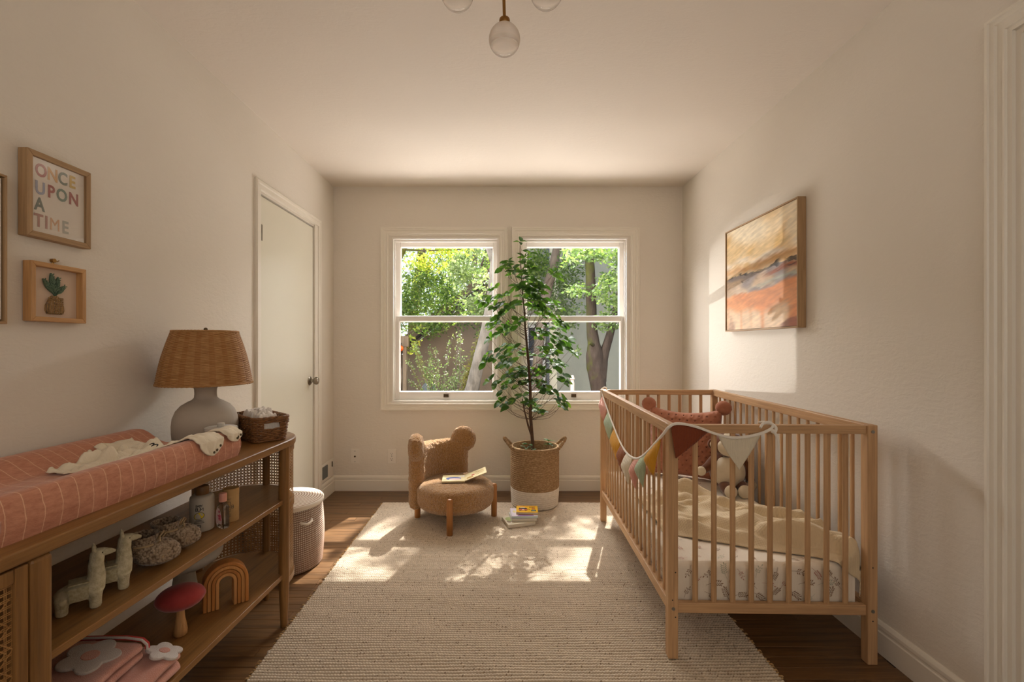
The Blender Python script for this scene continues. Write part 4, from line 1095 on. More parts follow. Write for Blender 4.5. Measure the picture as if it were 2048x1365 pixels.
seat = MB().lathe(dense, 200).build('seat', bo.mat, BC, smooth=180); nubs(seat)
# backrest: a sheet with two round ears, bent round the seat
TH, RB = .104, .258                         # thickness and mid radius of the bent panel
a_r, a_l = radians(76), radians(191)        # right and left ends of the arc
S_ = (a_l-a_r)*RB
zlo, ztop = .080, .490
def back_pt(u, v, side):
    s = S_*u; z = zlo+(ztop-zlo)*v + .012*v*(2*u-1)**2
    e = min(s, S_-s, (ztop-zlo)*(1-v), (z-zlo)); r = TH/2
    t_ = r if e >= r else sqrt(max(0, r*r-(r-max(e, 0))**2))
    a = a_r+s/RB; rr = RB+side*t_
    return (rr*cos(a), rr*sin(a), z)
bk = MB(); bk.grid(lambda u, v: back_pt(u, v, 1), 110, 90); bk.grid(lambda u, v: back_pt(u, v, -1), 110, 90, flip=True)
back = bk.build('backrest', bo.mat, BC, smooth=180); nubs(back)
for a in (a_r+.13, a_l-.06):
    c = (RB*cos(a), RB*sin(a), .484); Mx = Matrix.Rotation(a, 3, 'Z')
    o = MB().ball(c, (.051, .090, .090), 80, 50, M=Mx, fn=lambda d: 1/((abs(d.x)**2.6+(sqrt(d.y*d.y+d.z*d.z))**2.6)**(1/2.6))).build('ear', bo.mat, BC, smooth=180); nubs(o)
lg = MB(); lg.lathe([(0, 0), (.017, 0), (.0195, .003), (.020, .20), (.0185, .212), (.013, .219), (0, .221)], 24)
l0 = None
for ang, rr in ((-92, .258), (172, .262), (14, .262), (84, .235)):
    a = radians(ang); loc = (rr*cos(a), rr*sin(a), 0)
    if l0 is None: l0 = lg.build('leg', pegw, BC, smooth=40); l0.location = loc
    else: o = inst(l0, BC, loc)

# open board book on the seat
ob_ = thing('open_book', 'open board book with blue picture resting on the bear chair seat', 'book', (-.255, 3.085, RT+.2655), radians(4))
pg_ = plain('book_page_cream', (228, 210, 160), .7); bs = plain('board_edge', (206, 186, 140), .8)
g = MB(); g.bx(-.150, 0, -.070, .070, 0, .010); bb = g.build('left_board', bs, ob_, bevel=.001, seg=1)
g = MB(); g.bx(-.148, -.001, -.068, .068, .010, .0108); g.build('page', pg_, bb)
bl2 = plain('picture_blue', (74, 92, 160), .6); pk2 = plain('picture_pink', (226, 196, 186), .6); gd2 = plain('picture_ochre', (184, 140, 52), .6); rd2 = plain('picture_red', (190, 84, 60), .6)
def ell(cx, cy, rx, ry, n=22): return [(cx+rx*cos(2*pi*k/n), cy+ry*sin(2*pi*k/n)) for k in range(n)]
MB().prism(ell(-.075, -.012, .050, .034), .0108, .0112).build('picture', bl2, bb); MB().prism(ell(-.066, -.028, .040, .020), .0112, .0115).build('picture', pk2, bb); MB().prism([(-.05, .02), (-.004, .02), (-.004, .062), (-.035, .05)], .0108, .0112).build('picture', plain('picture_white', (236, 228, 214), .6), bb)
g = MB(); g.bx(0, .150, -.070, .070, 0, .004); rb_ = g.build('right_board', bs, ob_, loc=(0, 0, .0075), rot=(0, -radians(20), radians(2)), bevel=.001, seg=1)
MB().bx(.001, .148, -.068, .068, .004, .0046).build('page', pg_, rb_)
MB().prism([(.012, -.05), (.06, -.055), (.052, -.02), (.014, -.02)], .0046, .0050).build('picture', gd2, rb_); MB().prism(ell(.058, -.005, .012, .016), .0046, .0050).build('picture', rd2, rb_)
for k, (x, y, w) in enumerate([(.100, .035, .07), (.104, .018, .06), (.098, -.004, .075), (.104, -.026, .05)]):
    MB().tube([(x-w/2+w*q/9, y+.0016*sin(q*2.3+k), .0048) for q in range(10)], .0012, 4).build('text_line', gd2, rb_)

# stack of board books on the rug
def book(name, label, c, rz, sx, sy, h, cover, pages, z):
    b = thing(name, label, 'book', (c[0], c[1], z), rz, 'board books stacked on the rug')
    MB().bx(-sx/2+.002, sx/2-.002, -sy/2+.002, sy/2-.002, .0015, h-.0015).build('pages', pages, b)
    g = MB(); g.bx(-sx/2, sx/2, -sy/2, sy/2, 0, .002); g.bx(-sx/2, sx/2, -sy/2, sy/2, h-.002, h); g.bx(-sx/2, -sx/2+.002, -sy/2, sy/2, .002, h-.002)
    g.build('cover', cover, b, bevel=.0008, seg=1); return b
pgw = plain('page_block', (214, 204, 186), .8)
z = RT+.001
b1 = book('board_book', 'cream board book with green picture at the bottom of the floor stack', (.098, 3.03), radians(16), .185, .150, .021, plain('cover_cream', (216, 204, 178), .5), pgw, z); z += .0215
MB().prism(ell(-.055, .02, .028, .034), .021, .0213).build('cover_picture', plain('cover_green', (168, 178, 110), .5), b1); MB().prism(ell(-.07, -.02, .015, .02), .021, .0212).build('cover_picture', plain('cover_brown', (140, 120, 92), .5), b1)
b2 = book('board_book', 'pale grey board book second from the bottom of the floor stack', (.126, 3.055), radians(8), .165, .135, .017, plain('cover_grey', (196, 192, 180), .5), pgw, z); z += .0175
b3 = book('board_book', 'lavender and white board book under the yellow one', (.134, 3.070), radians(3), .172, .150, .015, plain('cover_lavender', (214, 204, 214), .5), plain('page_teal', (190, 206, 200), .7), z); z += .0155
MB().prism([(-.05, -.072), (.06, -.072), (.05, -.03), (.02, -.015), (-.03, -.03)], .015, .0153).build('cover_picture', plain('cover_purple', (132, 96, 150), .5), b3); MB().prism(ell(-.062, .01, .012, .02), .015, .0153).build('cover_picture', plain('cover_lemon', (222, 212, 150), .5), b3)
b4 = book('board_book', 'yellow board book with orange van and small figure, on top of the floor stack', (.156, 3.085), radians(-2), .142, .125, .014, plain('cover_yellow', (236, 184, 30), .45), pgw, z)
dk = plain('cover_black', (36, 30, 26), .5); org = plain('cover_orange', (196, 84, 44), .5); skin_ = plain('cover_tan', (196, 120, 74), .5); blu = plain('cover_greyblue', (110, 140, 150), .5); wht = plain('cover_white', (238, 230, 220), .5)
def cp(poly, m, h=.0002, nm='cover_picture'): MB().prism(poly, .014, .014+h).build(nm, m, b4)
cp([(-.054, -.030), (.002, -.030), (.004, -.012), (-.002, .016), (-.010, .022), (-.048, .022), (-.054, .014)], dk); cp([(-.052, -.028), (.001, -.028), (.002, -.004), (-.053, -.004)], org, .0004); cp(ell(-.026, -.014, .008, .006, 14), wht, .0006); cp([(-.046, .018), (-.016, .018), (-.014, .026), (-.044, .026)], wht, .0004); cp(ell(-.044, -.030, .007, .006, 12), dk, .0006); cp(ell(-.008, -.030, .007, .006, 12), dk, .0006)
cp(ell(.042, .010, .013, .013, 16), org, .0002); cp(ell(.042, .006, .008, .009, 16), skin_, .0005); cp([(.026, -.040), (.060, -.040), (.056, -.012), (.030, -.012)], dk, .0002); cp([(.032, -.042), (.054, -.042), (.052, -.022), (.034, -.022)], blu, .0004); cp(ell(.014, -.010, .006, .004, 12), plain('cover_ochre', (140, 90, 10), .5), .0002)
text('title', 'WOODSTOCK', .0185, org, b4, (-.006, .048, .0143), (0, 0, 0), bold=.0003); text('title', 'BABY', .0165, plain('title_brown', (96, 60, 20), .5), b4, (.034, .031, .0143), (0, 0, 0), bold=.0003)
# ------------------------------------------------------------------ potted tree in a rope basket
PX, PY = .228, 3.395
pb = thing('plant_basket', 'tall jute rope basket with white lower band and two handles, holding the tree', 'basket', (PX, PY, RT))
t = NT('jute_rope'); t.set(rough=.95, spec=.1)
tc = t.node('ShaderNodeTexCoord'); sp = t.node('ShaderNodeSeparateXYZ'); t.link(tc.outputs['Object'], sp.inputs[0])
jut = t.ramp(t.noise(t.coord('Object', (60, 60, 160)), 1, 4, .65), [(.3, lin((124, 98, 68))), (.55, lin((162, 132, 98))), (.75, lin((194, 168, 132)))])
whi = t.ramp(t.noise(t.coord('Object', (50, 50, 160)), 1, 4, .65), [(.3, lin((206, 194, 176))), (.7, lin((232, 222, 208)))])
t.color(t.mix(t.math('LESS_THAN', sp.outputs['Z'], .130), jut, whi)); t.bump(t.noise(t.coord(), 300, 3, .7), .6, .003); jute = t.mat
NR = 30; prof = [(0, .003), (.150, .003)]
for k in range(NR*5+1):
    q = k/(NR*5); prof.append((.166+.006*q+.006*sin(pi*q), .004+.421*q))
prof += [(.166, .428), (.160, .424), (.158, .36), (.152, .325), (.0, .322)]
def coil(a, j, r, z):
    k = j-2
    if k < 0 or k > NR*5: return 0
    return .0032*abs(sin(pi*k/5))+.0010*sin(a*95+1.7*(k//5)*2+k)+.003*nz(cos(a)*2, sin(a)*2, z*6)
MB().lathe(prof, 300, rad=coil).build('body', jute, pb, smooth=180)
MB().lathe([(0, .3225), (.08, .328), (.14, .324), (.157, .326)], 40, rad=lambda a, j, r, z: .002*sin(a*9)).build('soil', plain('potting_soil', (52, 38, 28), .95, (34, 24, 18), 60, bump=.8, bs=90, bd=.01), pb, smooth=180)
for s_ in (-1, 1):
    pts = []
    for k in range(21):
        q = k/20; b = sin(pi*q); pts.append((s_*(.166+.055*b**.8), -.075+.15*q, .418+.060*b**.9))
    g = MB(); g.tube(pts, [.0095+.0012*sin(k*2.1) for k in range(21)], 10); 
    for k in range(18):
        q = (k+.8)/19; i = q*20; p = Vector(pts[int(i)]); n_ = Vector(pts[min(20, int(i)+1)]); d = (n_-p).normalized(); e1 = d.cross(Vector((s_, 0, .6))).normalized(); e2 = d.cross(e1)
        g.tube([p+(e1*cos(a)+e2*sin(a))*.0108+d*.002*a/6 for a in [2*pi*m/12 for m in range(12)]], .0022, 5, closed=True)
    tag(g.build('handle', jute, pb, smooth=60))

tree = thing('potted_tree', 'slender green leafy indoor tree growing from the rope basket before the windows', 'plant', (PX, PY, RT+.325))
bark = plain('young_bark', (92, 66, 46), .8, (66, 46, 32), 30, bump=.4, bs=60)
def W(u, v, Y): return Vector(((u-1007)*Y/930, Y, 1.17-(v-690)*Y/930))
TB = [(.213, 3.395, .33), (.212, 3.395, .46), (.196, 3.392, .66), (.196, 3.40, .86), (.180, 3.39, 1.06), (.168, 3.395, 1.20), (.158, 3.40, 1.30), (.150, 3.40, 1.44), (.138, 3.40, 1.58), (.128, 3.395, 1.72), (.120, 3.39, 1.80), (.128, 3.385, 1.86), (.121, 3.39, 1.895)]
TBv = [Vector(p) for p in TB]
g = MB(); g.tube(TB, [.0135, .013, .012, .011, .010, .009, .0075, .006, .0048, .0036, .0028, .002, .0014], 10); g.build('trunk', bark, tree, world=True, smooth=60)
g = MB(); g.tube([(.208, 3.39, .50), (.180, 3.385, .58), (.150, 3.36, .70), (.135, 3.35, .78)], [.009, .007, .005, .003], 8); g.build('branch', bark, tree, world=True, smooth=60)
CL = [(1025,150),(1085,225),(1060,262),(940,290),(932,318),(985,350),(968,372),(1062,300),(1098,330),(1040,362),(1010,445),(1040,400),(1085,425),(1112,455),(1128,425),(1245,378),(1268,395),(1175,450),(1150,495),(850,470),(765,548),(820,562),(845,545),(915,520),(880,598),(925,612),(985,582),(1040,525),(1090,540),(1148,568),(1180,600),(1110,590),(1140,612),(1240,560),(1285,600),(1185,640),(1218,652),(890,652),(1018,690),(845,702),(850,725),(930,735),(952,765),(890,772),(822,808),(892,872),(980,880),(1045,895),(1140,800),(1185,765),(1215,735),(1290,735),(1308,715),(1300,790),(1345,828),(1388,915),(1320,868),(1255,885),(1180,890),(1140,930),(1060,925),(935,930),(900,990),(955,975),(855,945),(800,925),(785,975),(1245,995),(1285,975),(1310,1055),(1338,1105),(1195,1040),(1150,1045),(1085,1065),(1020,1015),(1010,1075),(945,1060),(890,1100),(815,1098),(870,1122),(945,1120),(1060,1105),(1125,1118),(1165,1108),(1190,1155),(1245,1165),(1290,1215),(1330,1245),(905,1165),(890,1240),(940,1265),(1000,1225),(1040,1205),(1100,1245),(1150,1315),(1120,1280),(1015,1130),(985,1085),(1060,1015),(1130,545),(1165,545),(1100,505),(1065,465),(1225,905),(1265,850),(1290,830)]
rl = random.Random(4)
CL += [(x+rl.uniform(-34, 34), y+rl.uniform(-30, 34)) for x, y in rl.sample(CL[2:], 48)]
leafm = NT('plant_leaf'); leafm.set(rough=.52, spec=.3)
oi = leafm.node('ShaderNodeObjectInfo'); gi = leafm.node('ShaderNodeNewGeometry')
rsum = leafm.math('FRACT', leafm.math('ADD', oi.outputs['Random'], gi.outputs['Random Per Island']))
lc = leafm.ramp(rsum, [(0, lin((40, 66, 30))), (.5, lin((58, 88, 40))), (.85, lin((84, 116, 50))), (1, lin((116, 146, 66)))]); leafm.color(lc)
tl = leafm.node('ShaderNodeBsdfTranslucent'); leafm.link(leafm.mix(1.0, lc, (1.9, 2.1, .6, 1), 'MULTIPLY'), tl.inputs[0]); mx = leafm.node('ShaderNodeMixShader'); mx.inputs[0].default_value = .38
leafm.link(leafm.b.outputs[0], mx.inputs[1]); leafm.link(tl.outputs[0], mx.inputs[2]); leafm.link(mx.outputs[0], leafm.out.inputs[0]); leafm = leafm.mat
LEAF = [(0, .05), (.12, .30), (.30, .46), (.52, .48), (.75, .34), (.92, .12), (1, 0)]
def leaf_geo(mb, mat4, L, w=1.0, curl=.12):
    vs = []; fs = []
    for (s, ww) in LEAF:
        z = -curl*s*s*1.3+.06*sin(pi*s)
        for k in (-1, 0, 1):
            vs.append(mat4 @ Vector((s*L, k*ww*L*.86*w*.5*1.25, (z+.07*abs(k)*ww)*L)))
    for j in range(len(LEAF)-1):
        for k in range(2): q = j*3+k; fs.append((q, q+1, q+4, q+3))
    mb.add(vs, fs)
protos = []
for k in range(3):
    g = MB(); leaf_geo(g, Matrix.Identity(4), .052, (.95, 1.08, .85)[k], (.10, .20, .05)[k]); protos.append(g)
TBv = dense_path(TB, 6)
single = []; rest = MB(); twigs = MB(); first = [None]*3; nleaf = 0
offset = Vector((PX, PY, RT+.325))
for (cx, cy) in CL:
    u, v = 740+cx/3.4125, 440+cy/3.4125
    Y = 3.395+rl.uniform(-.13, .13); p = W(u, v, Y)
    hd_ = abs(p.x-.16); zt_ = max(.62, p.z-.05-.55*hd_-rl.uniform(0, .08))
    i = min(range(len(TBv)), key=lambda q: abs(TBv[q].z-zt_)); a = TBv[i]
    mid = a.lerp(p, .6)+Vector((rl.uniform(-.01, .01), rl.uniform(-.01, .01), -.02-rl.uniform(0, .03)))
    twigs.tube(dense_path([a, mid, p], 3), [.0017, .0016, .0015, .0014, .0012, .001, .0009], 5)
    ax = (p-mid).normalized(); n = rl.choice((6, 7, 8)); ph = rl.uniform(0, 6.28)
    if cy == 150: n = 4
    e1 = ax.cross(Vector((.3, .2, 1))).normalized(); e2 = ax.cross(e1)
    for k in range(n):
        t_ = ph+2*pi*k/n+rl.uniform(-.3, .3); el = rl.uniform(.1, .55)
        d = ((e1*cos(t_)+e2*sin(t_))*cos(el)+ax*sin(el)+Vector((0, 0, -.18))).normalized()
        up = (Vector((0, -.85, .55))+ax*.3+Vector((rl.uniform(-.5, .5), rl.uniform(-.5, .5), rl.uniform(-.3, .3)))); side = up.cross(d).normalized(); nn = d.cross(side)
        s = rl.uniform(.85, 1.42); Mx = Matrix((d, side, nn)).transposed().to_4x4(); Mx.translation = p+d*.006
        if nleaf < 296 and k < 3:
            kk = rl.randrange(3)
            if first[kk] is None: first[kk] = protos[kk].build('leaf', leafm, tree, smooth=60); o = first[kk]
            else: o = inst(first[kk], tree)
            o.matrix_local = Matrix.Translation(-offset) @ Mx @ Matrix.Scale(s, 4); nleaf += 1
        else: leaf_geo(rest, Mx @ Matrix.Scale(s, 4), .052, rl.uniform(.85, 1.08), rl.uniform(.05, .2))
for (x, y, z) in ((.165, 3.33, .425), (.178, 3.31, .46), (.20, 3.33, .40), (.335, 3.45, .455), (.34, 3.44, .43), (.09, 3.36, .41)):
    for k in range(5):
        t_ = rl.uniform(0, 6.28); d = Vector((cos(t_), sin(t_), rl.uniform(-.1, .7))).normalized(); side = Vector((0, 0, 1)).cross(d).normalized()
        Mx = Matrix((d, side, d.cross(side))).transposed().to_4x4(); Mx.translation = Vector((x, y, z)); leaf_geo(rest, Mx, .05)
    twigs.tube([(x*.6+.09, 3.39, .345), (x, y, z)], [.0018, .0012], 5)
rest.build('leaves', leafm, tree, world=True, smooth=60)['kind'] = 'stuff'
twigs.build('twigs', bark, tree, world=True, smooth=60)['kind'] = 'stuff'

# ------------------------------------------------------------------ crib
CZ = radians(-1.35); CO = Vector((.608, 1.714, 0))
crib = thing('crib', 'open-slatted natural beech crib along the right wall', 'crib', CO, CZ)
CWd, CLn, CH, PW = .758, 1.368, .876, .036
def post(x, y, z0, bz):
    g = MB(); g.bx(x, x+PW, y, y+PW, z0, CH); return g.build('post', M['beech_z'], crib, bevel=.0025)
post(0, 0, RT, 0); post(CWd-PW, 0, 0, 0); post(0, CLn-PW, RT, 0); post(CWd-PW, CLn-PW, 0, 0)
for y in (.006, CLn-.006-.024):
    for z0, z1 in ((.842, .874), (.177, .215)):
        MB().bx(PW, CWd-PW, y, y+.024, z0, z1).build('rail', M['beech_x'], crib, bevel=.003)
for x in (.004, CWd-.004-.028):
    for z0, z1 in ((.836, .876), (.177, .217)):
        MB().bx(x, x+.028, PW, CLn-PW, z0, z1).build('rail', M['beech_y'], crib, bevel=.003)
g = MB(); ring = [(.0105*cos(2*pi*k/14)*1.0, .0060*sin(2*pi*k/14)) for k in range(14)]
g.add([(a, b, z) for z in (.205, .848) for a, b in ring], [(k, (k+1) % 14, 14+(k+1) % 14, 14+k) for k in range(14)])
s0 = None
def slat(x, y, rot):
    global s0
    if s0 is None: s0 = g.build('slat', M['beech_z'], crib, smooth=60); o = s0
    else: o = inst(s0, crib)
    o.location = (x, y, 0); o.rotation_euler = (0, 0, rot)
for y in (.018, CLn-.018):
    for k in range(9): slat(PW+(CWd-2*PW)*(k+1)/10, y, 0)
for x in (.018, CWd-.018):
    for k in range(18): slat(x, PW+(CLn-2*PW)*(k+1)/19, pi/2)
bolt = MB(); bolt.cyl((0, .001, 0), (0, -.0022, 0), .0062, n=14); b0 = None
blk2 = MB(); blk2.cyl((0, 0, 0), (0, -.0025, 0), .0025, n=6)
for x in (PW*.5, CWd-PW*.5):
    for z in (.196, .852 if x > .3 else .198):
        if x < .3 and z > .197: continue
        if b0 is None: b0 = bolt.build('bolt', M['steel'], crib, smooth=40); o = b0
        else: o = inst(b0, crib)
        o.location = (x, 0, z)
h0 = None
for x, z in ((PW*.72, .33), (PW*.42, .228), (PW*.72, .165), (CWd-PW*.5, .355), (CWd-PW*.5, .16)):
    if h0 is None:
        q = MB(); q.cyl((0, .001, 0), (0, -.0006, 0), .0026, n=10); h0 = q.build('peg_hole', M['dark'], crib); o = h0
    else: o = inst(h0, crib)
    o.location = (x, 0, z)
MB().bx(.03, CWd-.03, .03, CLn-.03, .196, .203).build('base_board', M['beech_y'], crib)

# mattress under a fitted floral sheet
MT = thing('crib_mattress', 'crib mattress in a white sheet printed with small brown sprigs', 'mattress', CO, CZ)
mx0, mx1, my0, my1, mz0, mz1 = .040, CWd-.052, .042, CLn-.046, .204, .348
sheet = fabric('white_cotton', (236, 224, 206), (228, 214, 194), 1500, bump=.25)
def mat_fn(u, v):
    h = mz1-mz0; a = -h+(mx1-mx0+2*h)*u; b = -h+(my1-my0+2*h)*v; Wm, Lm = mx1-mx0, my1-my0
    oa = max(-a, a-Wm, 0); ob = max(-b, b-Lm, 0); x = max(0, min(Wm, a)); y = max(0, min(Lm, b)); k = max(oa, ob); r = .014
    z = h; e = min(x, Wm-x, y, Lm-y)
    if k == 0 and e < r: z = h-r*(1-sqrt(max(0, 1-((r-e)/r)**2)))
    if k > 0: z = (h-r)*(1-k/h)
    w = .0022*nz(x*9, y*9, z*7)+(.0018*nz(x*30, y*30, z*6) if k > 0 else 0)
    return (mx0+x+w, my0+y+w, mz0+max(0, z)+(w if k == 0 else 0))
MB().grid(mat_fn, 80, 120).build('sheet', sheet, MT, smooth=180)
rs = random.Random(8); pc = [plain('print_brown', (146, 114, 86), .9), plain('print_rose', (196, 150, 130), .9), plain('print_sage', (186, 182, 160), .9)]
pr = [MB(), MB(), MB()]
def sprig(put, cx, cy, sc, ang, k):
    ca, sa = cos(ang), sin(ang)
    def P(a, b): return put(cx+sc*(a*ca-b*sa), cy+sc*(a*sa+b*ca))
    m = pr[k]
    def ell2(x, y, rx, ry, rot, mm):
        n = 8; vs = [P(x+rx*cos(2*pi*i/n)*cos(rot)-ry*sin(2*pi*i/n)*sin(rot), y+rx*cos(2*pi*i/n)*sin(rot)+ry*sin(2*pi*i/n)*cos(rot)) for i in range(n)]
        mm.add(vs, [tuple(range(n))])
    N = rs.choice((3, 4, 5))
    pts = [(-1+2*i/8, .18*sin(i/8*3)) for i in range(9)]
    for i in range(8):
        (x0, y0), (x1, y1) = pts[i], pts[i+1]; m.add([P(x0, y0-.022), P(x1, y1-.022), P(x1, y1+.022), P(x0, y0+.022)], [(0, 1, 2, 3)])
    for i in range(N):
        x, y = pts[2+int(5*i/N)+1]
        for s in (-1, 1):
            rot = s*.9; bx_, by_ = x+.28*cos(rot), y+.28*sin(rot)*1.2
            m.add([P(x-.02, y), P(x+.02, y), P(bx_+.02, by_), P(bx_-.02, by_)], [(0, 1, 2, 3)])
            if k == 1 and rs.random() < .6: ell2(bx_, by_, .12, .12, 0, pr[1])
            else: ell2(bx_, by_, .17, .065, rot, m)
    ell2(1.1, pts[-1][1], .18, .08, .2, m)
front = lambda x, z: (x, my0-.0022+.0, z)
topp = lambda x, y: (x, y, mz1+.0026)
leftp = lambda y, z: (mx0-.0022, y, z)
for i in range(9):
    for j in range(3): 
        sprig(front, mx0+.05+(mx1-mx0-.1)*(i+rs.uniform(-.2, .2)+.5*(j % 2))/8.6, mz0+.026+.042*j+rs.uniform(-.006, .006), rs.uniform(.020, .030), rs.uniform(-2.6, 2.6), rs.choice((0, 0, 0, 1, 2)))
for i in range(9):
    for j in range(15): sprig(topp, mx0+.04+(mx1-mx0-.08)*(i+rs.uniform(-.25, .25)+.4*(j % 2))/8.4, my0+.04+(my1-my0-.08)*(j+rs.uniform(-.2, .2))/14, rs.uniform(.014, .024), rs.uniform(0, 6.28), rs.choice((0, 0, 1, 1, 2)))
for i in range(14):
    for j in range(2): sprig(leftp, my0+.05+.088*i+rs.uniform(-.01, .01), mz0+.04+.05*j, .02, rs.uniform(0, 6.28), rs.choice((0, 1, 2)))
for k in range(3): pr[k].build('sprig_print', pc[k], MT)['kind'] = 'stuff'

# muslin blanket heaped across the mattress
oat = fabric('oat_muslin', (220, 200, 166), (208, 186, 150), 800, bump=.5)
bk_ = thing('muslin_blanket', 'rumpled oat muslin blanket across the crib mattress, spilling over its corner', 'blanket', (1.05, 2.1, .35))
Cm = crib.matrix_basis
def blanket(u, v):
    near = Vector((.695, 2.02)).lerp(Vector((1.375, 1.735)), u)+Vector((0, -.035*sin(pi*u)+.03*nz(u*4, 1, 3)))
    if u > .72: near += Vector((.0, -.05))*smooth01((u-.72)/.2)
    far = Vector((.70, 2.50)).lerp(Vector((1.345, 2.19)), u)+Vector((0, .10*sin(pi*min(1, u*1.5))))
    if .25 < u < .7: far += Vector((.0, .13*sin(pi*(u-.25)/.45)))
    p = near.lerp(far, v); q = Cm.inverted() @ Vector((p.x, p.y, 0))
    e = smooth01(min(1, v*7))*smooth01(min(1, (1-v)*5)); e2 = smooth01(min(1, u*6))
    s = (v*3.3+u*.9+.55*nz(u*3, v*3, 2)); f = abs(sin(s*pi)); f2 = 1-abs(2*((v*5.2-u*2.1+nz(u*3.2, v*4, 7)) % 1)-1)
    hgt = .008+e*(.020+.050*f*(.5+.6*nz(u*2, v*2, 9)+.3)+.034*f2*(.5+u*.5)+.016*nz(u*11, v*12, 1)) + e*.070*smooth01(1-abs(v-.86)/.16)*smooth01(1-abs(u-.40)/.26)
    z = mz1+max(.006, hgt)*max(.3, e2) ; x, y = q.x, q.y
    if y < my0-.002: over = my0-.002-y; y = my0-.004-.004*sin(over*40+u*20)**2; z = z-over*1.15
    lim = CWd-.038
    if x > lim: over = x-lim; x = lim; z -= over*1.2
    if x > mx1+.004: z -= (x-mx1)*1.0
    w = Cm @ Vector((max(mx0+.005, x), y, 0)); return (w.x, w.y, z)
o = MB().grid(blanket, 120, 90).build('cloth', oat, bk_, smooth=180, world=True); solid(o, .004)

# quilted rust pillow standing at the head end
rust = NT('rust_quilt'); rust.set(rough=.9, sheen=.35, spec=.1); v = rust.coord()
rust.color(rust.ramp(rust.noise(v, 9, 4), [(.3, lin((164, 106, 82))), (.7, lin((186, 126, 100)))])); rust.bump(rust.noise(v, 160, 3, .7), .4, .003)
PWd, PHt, PTh = .43, .43, .14
pil = thing('quilted_pillow', 'rust quilted pillow with gathered corner ears standing at the crib head', 'pillow', (1.112, 2.868, .352), -.50)
PR = Matrix.Rotation(radians(-7), 4, 'X')
def pil_pt(u, v, sd):
    a, b = 2*u-1, 2*v-1
    x = PWd/2*a*(1-.05*(1-b*b)); z = PHt/2*b*(1-.06*(1-a*a)) - (.022*(1-a*a) if b > .0 else 0)*b
    th = PTh/2*(max(0, (1-a**6)*(1-b**6)))**.5
    cu, cv = x/.044, z/.030; row = math.floor(cv); du = cu-(.5 if row % 2 else 0); fx_, fz_ = du-math.floor(du)-.5, cv-row-.5
    d = sqrt((fx_*.044)**2+(fz_*.030)**2); dim = .0100*math.exp(-(d/.0058)**2)
    rib = .0045*cos(2*pi*fx_)*cos(pi*fz_)
    th = th+(rib-dim)*min(1, th/.02)
    return PR @ Vector((x, sd*th, PHt/2+z))
g2 = MB(); g2.grid(lambda u, v: pil_pt(u, v, -1), 150, 150); g2.grid(lambda u, v: pil_pt(u, v, 1), 40, 40, flip=True); g2.build('cover', rust.mat, pil, smooth=180)
dt = MB()
for i in range(-5, 6):
    for j in range(-7, 8):
        x = (i+.5+(.5 if j % 2 else 0))*.044; z = (j+.5)*.030
        a, b = x/(PWd/2*.95), z/(PHt/2*.93)
        if abs(a) > .9 or abs(b) > .88: continue
        p = PR @ Vector((x, -PTh/2*((1-a**6)*(1-b**6))**.5+.0045, PHt/2+z)); dt.ball(p, (.0034, .002, .0034), 8, 6)
dt.build('stitch_dots', plain('dark_stitch', (92, 46, 36), .9), pil)['kind'] = 'stuff'
for sx_ in (-1, 1):
    for zc_ in (PHt-.004, .012):
        c = PR @ Vector((sx_*(PWd/2-.002), 0, zc_)); e = MB(); up = 1 if zc_ > .2 else -1
        e.ball(c+Vector((sx_*.006, 0, .012*up)), (.046, .034, .044), 40, 24, fn=lambda d: 1+.018*cos(13*atan2(d.z, d.x)+2)*(1-abs(d.y)*.5)-.18*math.exp(-((d.x)**2+(d.z)**2)*9))
        e.tube([c+Vector((sx_*.006+.030*cos(a)*.0+.012*cos(a), .022*sin(a), .004*up+.010*cos(a)*-sx_*up)) for a in [2*pi*k/16 for k in range(16)]], .006, 7, closed=True)
        e.build('corner_ear', rust.mat, pil, smooth=180)

# plush monkey sitting against the pillow
mk = thing('plush_monkey', 'brown and cream plush monkey sitting against the rust pillow', 'plush toy', (1.265, 2.62, .350))
brn = plain('brown_plush', (112, 64, 34), .95, (92, 50, 26), 30, bump=.5, bs=300, sheen=.5); crm = plain('cream_plush', (222, 208, 182), .95, (212, 196, 168), 20, bump=.4, bs=300, sheen=.4)
def pb_(n, m, c, r, par=mk, fn=None, rot=None): return MB().ball(c, r, 28, 18, M=rot, fn=fn).build(n, m, par, smooth=180)
body = pb_('body', brn, (.012, .03, .105), (.100, .085, .110)); tag(pb_('belly', crm, (-.005, -.020, .108), (.088, .062, .090), body), 'cream belly')
hd = pb_('head', brn, (.004, -.005, .258), (.088, .072, .070)); tag(pb_('face', crm, (-.002, -.038, .252), (.074, .046, .054), hd, lambda d: 1+.10*max(0, d.z)*abs(d.x)), 'cream face'); tag(pb_('cap', crm, (-.004, -.012, .300), (.046, .05, .026), hd), 'cream crown patch')
for s in (-1, 1):
    er_ = pb_('ear', brn, (.004+s*.092, .0, .262), (.026, .018, .028)); pb_('inner_ear', crm, (.004+s*.094, -.010, .262), (.018, .012, .020), er_)
e = MB(); e.ball((-.028, -.082, .262), .0055, 10, 8); e.ball((.024, -.082, .262), .0055, 10, 8); e.ball((-.002, -.088, .245), (.006, .004, .0045), 10, 8); e.tube([(-.016, -.084, .232), (-.002, -.086, .226), (.012, -.084, .232)], .0015, 5); tag(e.build('eyes_and_mouth', plain('toy_black', (22, 18, 16), .3), hd, smooth=60), 'black eyes, nose and smile')
